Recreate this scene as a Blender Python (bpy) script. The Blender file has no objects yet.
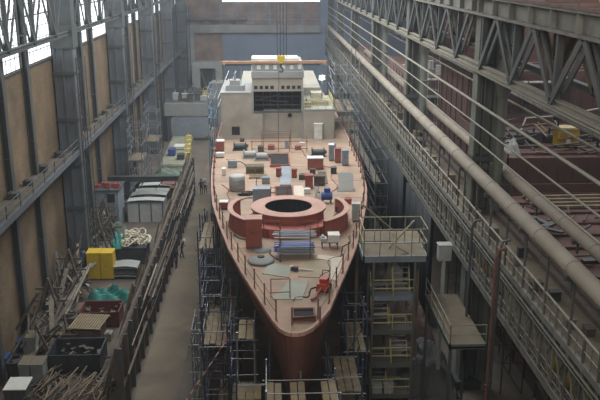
import bpy, bmesh, math, random
from mathutils import Vector, Matrix
random.seed(7)
SC = bpy.context.scene
C = SC.collection
PI = math.pi
R = math.radians
# ------------------------------------------------------------------ camera
F = 795.0; PT = R(16.4); YW = R(2.28); HC = 27.0
cs, sn = math.cos, math.sin
RV = Vector((cs(YW), -sn(YW), 0)); FV = Vector((sn(YW)*cs(PT), cs(YW)*cs(PT), -sn(PT))); UV = Vector((sn(YW)*sn(PT), cs(YW)*sn(PT), cs(PT)))
CAM = Vector((0, 0, HC))
cd = bpy.data.cameras.new('camera'); cam = bpy.data.objects.new('camera', cd); C.objects.link(cam)
M3 = Matrix((RV, UV, -FV)).transposed()
cam.matrix_world = Matrix.Translation(CAM) @ M3.to_4x4()
cd.sensor_width = 36; cd.lens = 36*F/600; cd.clip_end = 500
SC.camera = cam
def ray(x, y): return FV + RV*((x-300)/F) + UV*((200-y)/F)
def G(x, y, z=0.0):            # point of a horizontal plane
    d = ray(x, y); t = (z-HC)/d.z; return CAM + d*t
def AY(x, y, Y):               # point of a cross plane
    d = ray(x, y); return CAM + d*(Y/d.y)
def AX(x, y, X):
    d = ray(x, y); return CAM + d*(X/d.x)
# ------------------------------------------------------------------ materials
MT = {}
def mat(name, col, rough=0.8, metal=0.0, var=0.25, scale=1.2, dirt=None, damt=0.0, bump=0.0):
    if name in MT: return MT[name]
    m = bpy.data.materials.new(name); m.use_nodes = True
    nt = m.node_tree; b = nt.nodes['Principled BSDF']
    b.inputs['Roughness'].default_value = rough; b.inputs['Metallic'].default_value = metal
    tc = nt.nodes.new('ShaderNodeTexCoord')
    n = nt.nodes.new('ShaderNodeTexNoise'); n.inputs['Scale'].default_value = scale; n.inputs['Detail'].default_value = 6
    nt.links.new(tc.outputs['Object'], n.inputs['Vector'])
    r = nt.nodes.new('ShaderNodeValToRGB')
    c0 = [max(0, v*(1-var)) for v in col]; c1 = [min(1, v*(1+var)) for v in col]
    r.color_ramp.elements[0].position = .3; r.color_ramp.elements[1].position = .7
    r.color_ramp.elements[0].color = (*c0, 1); r.color_ramp.elements[1].color = (*c1, 1)
    nt.links.new(n.outputs['Fac'], r.inputs['Fac'])
    out = r.outputs['Color']
    if dirt:
        n2 = nt.nodes.new('ShaderNodeTexNoise'); n2.inputs['Scale'].default_value = scale*.45; n2.inputs['Detail'].default_value = 8
        n2.inputs['Roughness'].default_value = .65
        nt.links.new(tc.outputs['Object'], n2.inputs['Vector'])
        r2 = nt.nodes.new('ShaderNodeValToRGB'); r2.color_ramp.elements[0].position = .5-.12*damt; r2.color_ramp.elements[1].position = .64
        nt.links.new(n2.outputs['Fac'], r2.inputs['Fac'])
        mx = nt.nodes.new('ShaderNodeMix'); mx.data_type = 'RGBA'
        mul = nt.nodes.new('ShaderNodeMath'); mul.operation = 'MULTIPLY'; mul.inputs[1].default_value = min(1, damt)
        nt.links.new(r2.outputs['Color'], mul.inputs[0]); nt.links.new(mul.outputs[0], mx.inputs['Factor'])
        nt.links.new(out, mx.inputs[6]); mx.inputs[7].default_value = (*dirt, 1)
        out = mx.outputs[2]
    nt.links.new(out, b.inputs['Base Color'])
    if bump:
        bp = nt.nodes.new('ShaderNodeBump'); bp.inputs['Strength'].default_value = bump; bp.inputs['Distance'].default_value = .05
        nt.links.new(n.outputs['Fac'], bp.inputs['Height']); nt.links.new(bp.outputs['Normal'], b.inputs['Normal'])
    MT[name] = m; return m
def emit(name, col, s):
    m = bpy.data.materials.new(name); m.use_nodes = True; nt = m.node_tree
    b = nt.nodes['Principled BSDF']; b.inputs['Base Color'].default_value = (*col, 1)
    b.inputs['Emission Color'].default_value = (*col, 1); b.inputs['Emission Strength'].default_value = s
    MT[name] = m; return m
def brickmat(name, c1, c2, mortar, scale=1.0, rot=None, bw=.5, rh=.16):
    m = bpy.data.materials.new(name); m.use_nodes = True; nt = m.node_tree; b = nt.nodes['Principled BSDF']
    b.inputs['Roughness'].default_value = .9
    tc = nt.nodes.new('ShaderNodeTexCoord'); sp = nt.nodes.new('ShaderNodeSeparateXYZ'); cb = nt.nodes.new('ShaderNodeCombineXYZ')
    nt.links.new(tc.outputs['Object'], sp.inputs[0])
    nt.links.new(sp.outputs['Y' if rot == 'yz' else 'X'], cb.inputs['X']); nt.links.new(sp.outputs['Z'], cb.inputs['Y'])
    br = nt.nodes.new('ShaderNodeTexBrick'); br.inputs['Scale'].default_value = scale
    br.inputs['Brick Width'].default_value = bw; br.inputs['Row Height'].default_value = rh; br.inputs['Mortar Size'].default_value = .012
    br.inputs['Color1'].default_value = (*c1, 1); br.inputs['Color2'].default_value = (*c2, 1); br.inputs['Mortar'].default_value = (*mortar, 1)
    nt.links.new(cb.outputs[0], br.inputs['Vector'])
    n = nt.nodes.new('ShaderNodeTexNoise'); n.inputs['Scale'].default_value = .35; n.inputs['Detail'].default_value = 7
    nt.links.new(tc.outputs['Object'], n.inputs['Vector'])
    r = nt.nodes.new('ShaderNodeValToRGB'); r.color_ramp.elements[0].position = .3; r.color_ramp.elements[1].position = .7
    r.color_ramp.elements[0].color = (.55, .55, .55, 1); r.color_ramp.elements[1].color = (1.15, 1.12, 1.08, 1)
    nt.links.new(n.outputs['Fac'], r.inputs['Fac'])
    mx = nt.nodes.new('ShaderNodeMix'); mx.data_type = 'RGBA'; mx.blend_type = 'MULTIPLY'; mx.inputs['Factor'].default_value = 1
    nt.links.new(br.outputs['Color'], mx.inputs[6]); nt.links.new(r.outputs['Color'], mx.inputs[7])
    nt.links.new(mx.outputs[2], b.inputs['Base Color']); MT[name] = m; return m
brick = brickmat('brick_ochre', (.215, .15, .085), (.175, .12, .07), (.15, .115, .075), 1.0, 'yz')
brick2 = brickmat('brick_back', (.50, .36, .29), (.44, .32, .26), (.36, .29, .25), .6, 'xz')
floorM = mat('concrete_floor', (.13, .105, .08), .85, 0, .25, .35, (.06, .05, .04), .7, .2)
pathM = mat('walkway_concrete', (.165, .13, .085), .8, 0, .15, .5, (.09, .07, .05), .8)
steelG = mat('steel_grey_paint', (.085, .098, .10), .6, .2, .2, .6, (.09, .075, .06), .6)
steelB = mat('steel_blue_grey', (.14, .16, .18), .6, .2, .15, .5, (.10, .085, .07), .5)
steelD = mat('steel_dark', (.06, .062, .065), .6, .3, .3, 1.5)
steelGr = mat('steel_green_grey', (.15, .165, .14), .6, .15, .15, .8, (.13, .11, .08), .6)
steelL = mat('steel_light', (.34, .34, .32), .5, .3, .15, 2)
rustB = mat('rust_brown', (.105, .082, .065), .85, 0, .25, 1.5, (.10, .06, .04), .5)
rustT = mat('truss_rust', (.19, .14, .095), .85, 0, .2, 1.2)
galM = mat('gallery_steel', (.125, .125, .11), .7, .1, .25, 1.5, (.09, .075, .055), .6)
galL = mat('gallery_steel_light', (.20, .195, .165), .7, .1, .2, 1.5, (.13, .11, .08), .5)
beige = mat('pipe_lagging_beige', (.30, .26, .205), .75, 0, .12, .8, (.24, .20, .15), .6)
beige2 = mat('rail_beige', (.27, .25, .195), .7, 0, .12, 1)
duct = mat('duct_green_grey', (.22, .235, .20), .55, .2, .1, .8)
deckM = mat('deck_primer_pink', (.42, .285, .20), .85, 0, .10, .7, (.27, .21, .155), .8)
hullM = mat('hull_primer_red', (.15, .058, .042), .7, 0, .18, .6, (.12, .06, .05), .5)
redM = mat('primer_red', (.33, .095, .07), .75, 0, .2, 1.2, (.18, .08, .06), .5)
pinkM = mat('primer_pink_top', (.50, .30, .235), .8, 0, .1, 1.2, (.38, .22, .17), .5)
superM = mat('superstructure_beige', (.37, .34, .28), .8, 0, .09, .7, (.25, .22, .18), .7)
superG = mat('superstructure_grey', (.28, .285, .27), .8, 0, .1, .7)
whiteM = mat('white_paint', (.66, .65, .60), .7, 0, .08, 2, (.45, .42, .36), .4)
greyW = mat('pale_grey_sheet', (.42, .43, .41), .7, 0, .1, 2, (.30, .29, .26), .5)
greyB = mat('blue_grey_paint', (.25, .29, .33), .65, .1, .1, 1.2, (.16, .15, .13), .5)
darkM = mat('dark_interior', (.018, .018, .02), .9, 0, .2, 1)  # near-black colour stands in for the shade inside openings and recesses
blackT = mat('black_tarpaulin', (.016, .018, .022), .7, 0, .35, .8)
blueM = mat('blue_paint', (.04, .08, .26), .5, 0, .2, 2)
blueS = mat('blue_scaffold_tube', (.075, .09, .13), .5, .4, .2, 2)
galv = mat('galvanised_tube', (.30, .31, .33), .45, .6, .15, 2)
yellowM = mat('yellow_paint', (.60, .41, .025), .55, 0, .08, 1.5, (.42, .28, .05), .3)
yellowR = mat('yellow_rail_paint', (.60, .50, .18), .6, 0, .15, 1.5)
tealM = mat('teal_tarpaulin', (.04, .22, .19), .55, 0, .3, 2)
woodM = mat('weathered_wood', (.23, .18, .12), .9, 0, .25, 3, (.16, .12, .08), .5)
woodL = mat('pale_planks', (.29, .23, .14), .9, 0, .2, 2, (.2, .16, .11), .4)
orangeM = mat('orange_beam_paint', (.55, .30, .15), .6, 0, .12, 1)
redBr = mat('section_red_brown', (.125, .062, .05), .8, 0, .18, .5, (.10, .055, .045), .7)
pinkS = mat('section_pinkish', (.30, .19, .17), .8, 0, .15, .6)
rope = mat('pale_hose', (.58, .53, .40), .8, 0, .15, 4)
blueWall = mat('blue_grey_cladding', (.30, .37, .49), .7, 0, .08, .3, (.24, .29, .37), .5)
backBeige = mat('back_wall_grey_beige', (.46, .47, .45), .8, 0, .1, .4, (.24, .24, .23), .5)
dustM = mat('dusty_plate', (.20, .165, .115), .9, 0, .2, 1, (.15, .12, .09), .6)
rubber = mat('rubber_black', (.03, .03, .03), .8)
skinM = mat('skin', (.45, .27, .19), .6, 0, .03, 4)
scrapM = mat('scrap_steel', (.12, .105, .085), .75, .2, .35, 2, (.17, .09, .05), .4)
scrapL = mat('scrap_steel_pale', (.27, .24, .19), .7, .2, .25, 2)
dayM = emit('daylight_pane', (.93, .97, 1.0), 1.5)
lampM = emit('work_lamp_glow', (.85, 1.0, .8), 14)
# ------------------------------------------------------------------ mesh builder
class MB:
    def __init__(s): s.v = []; s.f = []; s.mi = []; s.sm = []; s.m = 0
    def add(s, vs, fs, smooth=False):
        o = len(s.v); s.v += [tuple(v) for v in vs]
        for f in fs: s.f.append([i+o for i in f]); s.mi.append(s.m); s.sm.append(smooth)
        return s
    def box(s, x0, y0, z0, x1, y1, z1):
        x0, x1 = sorted((x0, x1)); y0, y1 = sorted((y0, y1)); z0, z1 = sorted((z0, z1))
        vs = [(x0,y0,z0),(x1,y0,z0),(x1,y1,z0),(x0,y1,z0),(x0,y0,z1),(x1,y0,z1),(x1,y1,z1),(x0,y1,z1)]
        return s.add(vs, [(0,3,2,1),(4,5,6,7),(0,1,5,4),(1,2,6,5),(2,3,7,6),(3,0,4,7)])
    def cbox(s, c, size, rz=0.0):
        hx, hy, hz = size[0]/2, size[1]/2, size[2]/2; m = Matrix.Rotation(rz, 3, 'Z'); c = Vector(c)
        vs = [c + m @ Vector((sx*hx, sy*hy, sz*hz)) for sz in (-1, 1) for sx, sy in ((-1,-1),(1,-1),(1,1),(-1,1))]
        return s.add(vs, [(0,3,2,1),(4,5,6,7),(0,1,5,4),(1,2,6,5),(2,3,7,6),(3,0,4,7)])
    def bar(s, a, b, w, h=None, up=(0,0,1)):      # rectangular bar from a to b
        a = Vector(a); b = Vector(b); h = h or w; d = (b-a).normalized(); u = Vector(up)
        if abs(d.dot(u)) > .98: u = Vector((0,1,0))
        x = d.cross(u).normalized(); y = x.cross(d).normalized()
        vs = [p + x*sx*w/2 + y*sy*h/2 for p in (a, b) for sx, sy in ((-1,-1),(1,-1),(1,1),(-1,1))]
        return s.add(vs, [(0,1,2,3),(7,6,5,4),(0,4,5,1),(1,5,6,2),(2,6,7,3),(3,7,4,0)])
    def tube(s, pts, r, n=6, cap=True):
        pts = [Vector(p) for p in pts]; rings = []; prev = None
        for i, p in enumerate(pts):
            d = (pts[min(i+1, len(pts)-1)] - pts[max(i-1, 0)]).normalized()
            if prev is None:
                u = Vector((0,0,1)) if abs(d.z) < .95 else Vector((1,0,0))
                x = d.cross(u).normalized()
            else: x = (prev - d*prev.dot(d)).normalized()
            prev = x; y = d.cross(x); rr = r[i] if isinstance(r, (list, tuple)) else r
            rings.append([p + x*rr*math.cos(2*PI*k/n) + y*rr*math.sin(2*PI*k/n) for k in range(n)])
        vs = [v for q in rings for v in q]; fs = []
        for i in range(len(rings)-1):
            for k in range(n):
                fs.append((i*n+k, i*n+(k+1)%n, (i+1)*n+(k+1)%n, (i+1)*n+k))
        s.add(vs, fs, True)
        if cap: s.add(rings[0], [tuple(range(n))][::-1]); s.add(rings[-1], [tuple(reversed(range(n)))])
        return s
    def lathe(s, prof, c=(0,0,0), n=24, a0=0, a1=2*PI, sm=True):
        c = Vector(c); full = abs(a1-a0-2*PI) < 1e-4; k = n if full else n+1
        vs = []; fs = []
        for r, z in prof:
            for i in range(k):
                a = a0 + (a1-a0)*i/n; vs.append(c + Vector((r*math.cos(a), r*math.sin(a), z)))
        for j in range(len(prof)-1):
            for i in range(n):
                i2 = (i+1) % k; fs.append((j*k+i, j*k+i2, (j+1)*k+i2, (j+1)*k+i))
        return s.add(vs, fs, sm)
    def prism(s, poly, z0, z1):
        n = len(poly); vs = [(p[0], p[1], z0) for p in poly] + [(p[0], p[1], z1) for p in poly]
        return s.add(vs, [tuple(reversed(range(n))), tuple(range(n, 2*n))] + [(i, (i+1)%n, n+(i+1)%n, n+i) for i in range(n)])
    def build(s, name, m, parent=None, origin=None):
        me = bpy.data.meshes.new(name)
        vs = s.v
        if origin is None and parent is None and vs:
            xs = [v[0] for v in vs]; ys = [v[1] for v in vs]; zs = [v[2] for v in vs]
            origin = ((min(xs)+max(xs))/2, (min(ys)+max(ys))/2, min(zs))
        if origin: vs = [(v[0]-origin[0], v[1]-origin[1], v[2]-origin[2]) for v in vs]
        me.from_pydata(vs, [], s.f)
        ms = m if isinstance(m, (list, tuple)) else [m]
        for q in ms: me.materials.append(q)
        me.polygons.foreach_set('material_index', s.mi); me.polygons.foreach_set('use_smooth', s.sm)
        me.update()
        o = bpy.data.objects.new(name, me); C.objects.link(o)
        if origin: o.location = origin
        if parent: o.parent = parent
        return o
def tag(o, label=None, cat=None, group=None, kind=None):
    if label: o['label'] = label
    if cat: o['category'] = cat
    if group: o['group'] = group
    if kind: o['kind'] = kind
    return o
def empty(name, loc, label, cat, group=None, rz=0):
    o = bpy.data.objects.new(name, None); C.objects.link(o); o.location = loc; o.rotation_euler = (0, 0, rz); o.empty_display_size = .2
    return tag(o, label, cat, group)
def struct(name, mb, m): return tag(mb.build(name, m), kind='structure')
def copy_tree(o, parent=None):
    c = o.copy(); C.objects.link(c)
    if parent: c.parent = parent
    for ch in list(o.children): copy_tree(ch, c)
    return c
ORD = ['first', 'second', 'third', 'fourth', 'fifth', 'sixth', 'seventh', 'eighth', 'ninth', 'tenth', 'eleventh', 'twelfth']
# ------------------------------------------------------------------ room shell
XL, XR, YB = -18.5, 45.0, 175.0
m = MB(); m.box(-19, 8, -.4, 46, 176, 0); struct('floor', m, floorM)
m = MB(); m.box(-8.9, 8, 0, -6.1, 120, .06); struct('trim_1', m, pathM)
zb, zt = 19.6, 27.0
COLY = (70, 94, 118, 142, 166)
PIL = [43, 49, 55, 61, 79, 84, 100, 106, 112, 124, 130, 136, 148, 154, 160]
BND = sorted(list(COLY)+PIL)
m = MB(); m.box(XL-.5, 8, 0, XL, YB, zb); m.box(XL-.5, 8, zt, XL, YB, 34)
piers = PIL
m.box(XL-.5, 8, zb, XL, 43, zt); m.box(XL-.5, 166, zb, XL, YB, zt)
for y in BND: m.box(XL-.5, y-.3, zb, XL, y+.3, zt)
struct('wall_left', m, brick)
wn = 1
for y, y2 in zip(BND, BND[1:]):
    a, b = y+.3, y2-.3
    m = MB(); m.box(XL-.12, a, zb, XL-.08, b, zt); m.m = 1
    k = max(3, int((b-a)/.95))
    for i in range(k+1):
        yy = a+(b-a)*i/k; w = .09 if i in (0, k) else .06
        m.box(XL-.08, yy-w/2, zb, XL-.05, yy+w/2, zt)
    for i in range(9):
        zz = zb+(zt-zb)*i/8; w = .1 if i % 4 == 0 else .045
        m.box(XL-.08, a, zz-w/2, XL-.05, b, zz+w/2)
    m.box(XL-.0, a-.1, zb-.16, XL+.12, b+.1, zb-.02)
    struct('window_%d' % wn, m, [dayM, steelD]); wn += 1
tn = 2
for y in piers:
    if y < 45: continue
    m = MB(); m.box(XL, y-.32, 0, XL+.12, y+.32, 30); m.box(XL+.12, y-.06, 0, XL+.4, y+.06, 30); m.box(XL+.4, y-.32, 0, XL+.46, y+.32, 30)
    for z in range(2, 30, 4): m.box(XL, y-.36, z, XL+.48, y+.36, z+.12)
    struct('trim_%d' % tn, m, steelG); tn += 1
# right far wall and back wall
m = MB(); m.box(XR, 8, 0, XR+.5, YB, 34); struct('wall_right', m, blueWall)
m = MB(); m.m = 0
m.box(-19, YB, 0, -9.7, YB+.5, 34)                    # left part
m.box(-9.7, YB, 13, 11.3, YB+.5, 19.6)
m.box(-9.7, YB, 23, 11.3, YB+.5, 34)
m.m = 1
m.box(11.3, YB, 0, 46, YB+.5, 34)
for x in [-17, -13.5, -10, -6.5, -3, .5, 4, 7.5, 11]: m.box(x-.12, YB-.15, 13.5, x+.12, YB, 19.6)
for z in (15.9, 17.2): m.box(-18, YB-.12, z, 11.3, YB, z+.15)
struct('wall_back', m, [brick2, blueWall])
m = MB(); m.box(-9.7, YB+.2, 19.6, 11.3, YB+.3, 23); m.m = 1
for i in range(15): x = -9.7+21*i/14; m.box(x-.07, YB, 19.6, x+.07, YB+.18, 23)
for z in (19.6, 21.3, 23): m.box(-9.7, YB, z-.07, 11.3, YB+.18, z+.07)
struct('window_%d' % wn, m, [emit('daylight_back', (.95, .98, 1), 3.0), steelG]); wn += 1
# the sliding door
m = MB(); m.box(-9.7, YB, 0, 11.3, YB+.4, 13)
for i in range(22): x = -9.5+i; m.box(x-.05, YB-.08, 0, x+.05, YB, 13)
m.m = 1; m.box(-9.7, YB-.2, 6.2, 11.3, YB, 6.5)
struct('door_1', m, [blueWall, steelG])
m = MB(); m.box(-18.4, YB-1.2, 13.3, 11.4, YB-.1, 14.9)
for i in range(30): x = -18+i; m.box(x-.05, YB-1.3, 13.3, x+.05, YB-1.2, 14.9)
m.box(-17.6, YB-1.2, 0, -15.7, YB-.1, 13.3)
struct('trim_%d' % tn, m, backBeige); tn += 1
m = MB(); m.tube([(-17.5, YB-1.6, 16.2), (-4.3, YB-1.6, 16.2)], .35, 10)
for x in (-16, -12, -8, -5): m.box(x-.1, YB-1.6, 15.7, x+.1, YB, 15.85)
tag(m.build('wall_pipe', mat('mauve_pipe', (.22, .16, .20), .6)), 'long mauve pipe on brackets high on the far end wall', 'pipe')
m = MB(); m.box(-10.2, YB-1.5, 13.2, -9.0, YB-1.21, 15.1) 
m.box(.9, YB-1.5, 13.6, 2.2, YB-1.21, 15.0)
m.box(1.0, YB-1.55, 13.7, 2.1, YB-1.5, 14.9)
m = MB(); m.box(-5.6+8, YB-1.45, 13.5, -4.6+8, YB-1.21, 15.1); m.box(2.5, YB-1.5, 13.7, 3.3, YB-1.45, 14.9)
# ------------------------------------------------------------------ columns
def lattice(m, x0, x1, y, z0, z1, step, w=.07):
    m.box(x0-w, y-w, z0, x0+w, y+w, z1); m.box(x1-w, y-w, z0, x1+w, y+w, z1)
    z = z0; s = 0
    while z < z1-.01:
        zn = min(z+step, z1)
        m.bar((x0, y, z), (x1, y, z), w)
        m.bar((x0 if s else x1, y, z), (x1 if s else x0, y, zn), w*.8); s ^= 1; z = zn
def left_column(Y, label, near):
    o = empty('steel_column', (-17.4, Y, 0), label, 'column', 'riveted columns on the brick wall side')
    m = MB(); m.box(-.95, -.7, 0, .75, -.62, 21.3); m.box(-.95, .62, 0, .75, .7, 21.3)
    m.box(-.95, -.7, 0, -.87, .7, 21.3); m.box(.67, -.7, 0, .75, .7, 21.3); m.box(-.95, -.8, 0, -.75, -.7, 21.3); m.box(.6, -.8, 0, .78, -.7, 21.3)
    m.box(-.2, -.85, 0, -.06, -.7, 21.3)
    m.build('shaft', steelB, o)
    m = MB()
    for z in range(2, 21, 4): m.box(-1.0, -.9, z, .82, .8, z+.28)
    m.build('tie_plate', steelG, o)
    m = MB(); m.box(-1.05, -.95, 20.3, .9, .9, 22.2); m.box(-1.0, -.6, 22.2, .8, .6, 30); m.build('column_head', steelG, o)
    m = MB(); m.box(-1.1, -1, 0, .9, 1, .5); m.build('base_plate', steelD, o)
    m = MB(); lattice(m, .95, 1.45, -.6, .5, 19.5, 2.2, .045); lattice(m, .95, 1.45, .6, .5, 19.5, 2.2, .03); m.build('ladder_cage', steelG if near else steelD, o)
for i, Y in enumerate(COLY):
    left_column(Y, ['nearest broad blue-grey riveted column against the ochre brick wall', 'second blue-grey column along the brick wall, beyond the shed',
        'third column of the brick wall side, half way down the hall', 'fourth column of the brick wall side, pale and hazy', 'farthest column of the brick wall side, beside the end wall'][i], i < 2)
def right_column(Y, label):
    o = empty('steel_column', (13.05, Y, 0), label, 'column', 'columns between the two bays')
    m = MB()
    for x in (-.6, .45): m.box(x, -.55, 0, x+.15, .55, 24.2)
    m.box(-.45, -.1, 0, .45, .0, 24.2); m.box(-.15, -.55, 0, -.05, -.1, 24.2)
    m.build('shaft', steelGr, o)
    m = MB(); lattice(m, -.52, 0.52, -.6, 9, 15.2, 1.2, .05); m.build('lacing', steelGr, o)
    m = MB()
    for z in (3, 9.2, 15.5, 21.0): m.box(-.65, -.62, z, .65, .62, z+.35)
    m.build('tie_plate', steelG, o)
    m = MB(); m.box(-.9, -.9, 0, .9, .9, .6); m.build('base_plate', steelD, o)
rl = ['tall green-grey steel column with lacing, nearest of the right colonnade', 'second column of the right colonnade, seen right of the ship stern block',
      'third column of the right colonnade, partly behind the gallery', 'fourth column of the right colonnade in the haze', 'fifth column of the right colonnade, thin in the distance', 'last column of the right colonnade beside the sliding door']
for i, Y in enumerate((47.5, 72, 96.5, 121, 145.5, 168)): right_column(Y, rl[i])
# vertical ducts next to the columns
for Y, lab in ((47.5, 'pale green-grey vertical duct with a bulging collar beside the nearest right column'), (72, 'smooth vertical duct beside the second right column'), (96.5, 'vertical duct beside the third right column')):
    o = empty('vertical_duct', (14.0, Y-.6, 0), lab, 'duct', 'vertical ducts on the right colonnade')
    m = MB(); m.tube([(0, 0, 0), (0, 0, 24.1)], .33, 14); m.build('duct_pipe', duct, o)
    m = MB(); m.lathe([(.33, -1.2), (.42, -1.0), (.55, -.4), (.55, .4), (.42, 1.0), (.33, 1.2)], (0, 0, 20.6), 16); m.build('bulging_collar', duct, o)
    m = MB()
    for z in (11, 14, 17, 22.5): MB().lathe([(.33, 0), (.40, 0), (.40, .15), (.33, .15)], (0, 0, z), 14).build('flange', galL, o)
# ------------------------------------------------------------------ roof / crane girders (trusses)
def truss(X, y0, y1, zb_, zt_, node, label, mm, md, group, deep=.9, diag=.34, name='crane_girder', gus=1.0):
    o = empty(name, (X, (y0+y1)/2, zb_), label, 'truss girder', group)
    yc = (y0+y1)/2
    m = MB(); m.box(-.17, y0-yc+.02, 0, .17, y1-yc-.02, .12); m.box(-.05, y0-yc+.02, .1, .05, y1-yc-.02, .32); m.box(-.17, y0-yc+.02, .3, .17, y1-yc-.02, .36); m.build('bottom_chord', beige2 if mm is steelGr else steelG, o)
    H = zt_-zb_
    m = MB(); m.box(-.05, y0-yc+.02, H, .05, y1-yc-.02, H+deep); m.box(-.35, y0-yc+.02, H-.08, .35, y1-yc-.02, H+.06); m.box(-.35, y0-yc+.02, H+deep-.05, .35, y1-yc-.02, H+deep+.06); 
    y = y0
    while y < y1-.2: m.box(-.3, y-yc+.1, H, .3, y-yc+.2, H+deep); y += 3
    m.build('top_chord', galL if mm is steelGr else steelG, o)
    y = node
    while y-3 > y0: y -= 6
    while y < y1+3:
        for s in (-3, 3):
            a = (y, .2); b = (y+s, H)
            if y0 <= a[0] <= y1 and y0 <= b[0] <= y1:
                m = MB()
                for dx in (-.22, .14): m.bar((dx, a[0]-yc, a[1]), (dx, b[0]-yc, b[1]), .08, diag)
                m.build('diagonal', md, o)
        if y0 <= y <= y1:
            m = MB(); m.box(-.15, y-yc-.1, .3, .15, y-yc+.1, H); m.box(-.36*gus, y-yc-.5*gus, .1, .36*gus, y-yc+.5*gus, .3+.65*gus); m.build('upright', md, o)
        y += 6
    return o
bn = ['nearest', 'second', 'third', 'fourth', 'fifth', 'farthest']
for i, (a, b) in enumerate(((10, 47.5), (47.5, 72), (72, 96.5), (96.5, 121), (121, 145.5), (145.5, 168))):
    truss(12.3, a, b, 21.2, 24.4, 33.5, 'grey-green crane girder truss over the gallery, %s span from the camera' % bn[i], steelGr, steelG, 'front crane girders of the right colonnade', gus=.5)
    truss(15.2, a, b, 21.2, 24.4, 36.0, 'rust-brown rear truss behind the grey girder, %s span from the camera' % bn[i], rustT, rustT, 'rear crane girders of the right colonnade', diag=.55, gus=.5)
    truss(-16.9, (34, 46, 70, 94, 118, 142)[i], (46, 70, 94, 118, 142, 166)[i], 21.4, 26.2, 53, 'dark lattice girder across the left windows, %s span from the camera' % bn[i], steelG, steelG, 'girders on the brick wall side', diag=.24, gus=.35)
# crane rail on top of the right girder
m = MB(); m.box(11.9, 10, 25.37, 12.1, 163, 25.5); m.box(12.5, 10, 25.37, 14.9, 163, 25.45)
for y in range(20, 160, 4): m.box(12.4, y, 25.45, 14.8, y+.15, 25.6)
tag(m.build('crane_runway', mat('runway_rust', (.20, .12, .10), .8)), 'rusty crane runway planking on top of the right girders', 'walkway')
# ------------------------------------------------------------------ right gallery
def gallery(y0, y1, label):
    yc = (y0+y1)/2; o = empty('gallery_walkway', (12, yc, 9.4), label, 'gallery', 'steel gallery sections along the right colonnade')
    L0, L1 = y0-yc+.02, y1-yc-.02
    def P(nm, mtl, f):
        m = MB(); f(m); return m.build(nm, mtl, o)
    P('lower_floor', dustM, lambda m: m.box(.1, L0, 0, 2.5, L1, .08))
    def ch(m): m.box(-.08, L0, -.15, .1, L1, .2); m.box(2.45, L0, -.15, 2.6, L1, .2)
    P('lower_chord', galL, ch)
    P('upper_floor', dustM, lambda m: m.box(.1, L0, 2.75, 2.5, L1, 2.83))
    def c2(m): m.box(-.08, L0, 2.6, .1, L1, 2.9); m.box(2.45, L0, 2.6, 2.6, L1, 2.9)
    P('upper_chord', galL, c2)
    for z, r_ in ((1.0, .035), (.55, .025), (3.95, .06), (3.4, .03)):
        P('handrail', beige2 if z > 3 else galL, lambda m: m.tube([(0, L0, z), (0, L1, z)], r_, 6))
    P('handrail', galM, lambda m: m.tube([(2.5, L0, 3.95), (2.5, L1, 3.95)], .04, 6))
    def svc(m):
        for q, (x, z) in enumerate(((.35, 2.3), (.55, 2.3), (.75, 2.35), (.4, 1.9), (.2, .25), (.4, .25))): m.tube([(x, L0, z), (x, L1, z)], (.05, .07, .04, .05, .05, .06)[q], 6)
    P('service_pipes', galM, svc)
    def outer(m):
        for z, x, r_ in ((.35, -.14, .05), (2.2, -.14, .04), (2.45, -.16, .06), (1.6, .2, .05)): m.tube([(x, L0, z), (x, L1, z)], r_, 6)
    P('outer_conduit', galM, outer)
    P('cable_tray', rustB, lambda m: (m.box(1.9, L0, 2.83, 2.4, L1, 2.95), m.box(1.85, L0, 2.83, 1.9, L1, 3.1), m.box(2.4, L0, 2.83, 2.45, L1, 3.1)))
    y = L0+.7; k = 0
    while y < L1:
        P('post', galL if k % 4 == 1 else galM, lambda m: m.box(-.05, y-.05, .1, .05, y+.05, 4.0 if k % 2 else 5.66))
        if k % 2 == 0: P('stay', galM, lambda m: m.bar((2.5, y, .2), (2.5, y, 4.0), .1))
        if y+1.5 < L1:
            s = k % 2
            P('brace', galL, lambda m: (m.bar((-.03, y, .2), (-.03, y+1.5, 2.6), .05), m.bar((.03, y, 2.6), (.03, y+1.5, .2), .05)))
            P('back_brace', galM, lambda m: m.bar((2.5, y, .2 if s else 2.6), (2.5, y+1.5, 2.6 if s else .2), .06))
            P('baluster', galL, lambda m: m.box(-.02, y+.73, .2, .02, y+.77, 3.95))
        y += 1.5; k += 1
    return o
for i, (a, b) in enumerate(((10, 47.5), (47.5, 72), (72, 96.5), (96.5, 121), (121, 145.5), (145.5, 168))):
    gallery(a, b, 'two-storey steel gallery with dusty floors, %s section from the camera' % bn[i])
def lagged(name, X, z, r, y0, y1, label, mtl, cat='pipe', hang=True):
    o = empty(name, (X, y0, z), label, cat)
    m = MB(); m.tube([(0, 0, 0), (0, y1-y0, 0)], r, 14 if r > .2 else 6); m.build('pipe_run', mtl, o)
    y = 3
    while y < y1-y0 and r > .2:
        MB().tube([(0, y, 0), (0, y+.12, 0)], r*1.06, 14).build('joint_band', beige2, o); y += 4
    y = 1
    while y < y1-y0 and hang:
        m = MB(); m.box(-r, y, -r-.12, r, y+.15, -r*.8); m.box(-.05, y+.03, -r-.6, .05, y+.12, -r); m.build('pipe_support', steelG, o); y += 6
lagged('lagged_pipe', 12.05, 15.45, .37, 10, 160, 'thick beige lagged pipe running the length of the gallery', beige)
lagged('lagged_pipe', 14.6, 14.75, .30, 10, 120, 'beige pipe running behind the thickest lagged pipe', beige)
lagged('lagged_pipe', 17.6, 18.5, .36, 10, 110, 'pale pipe crossing the other bay above the red sections', mat('pale_pipe', (.36, .36, .34), .6))
lagged('rail_pipe', 12.0, 19.4, .085, 10, 163, 'pale horizontal rail pipe strung between columns, topmost of the strings', beige2, 'rail', False)
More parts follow.
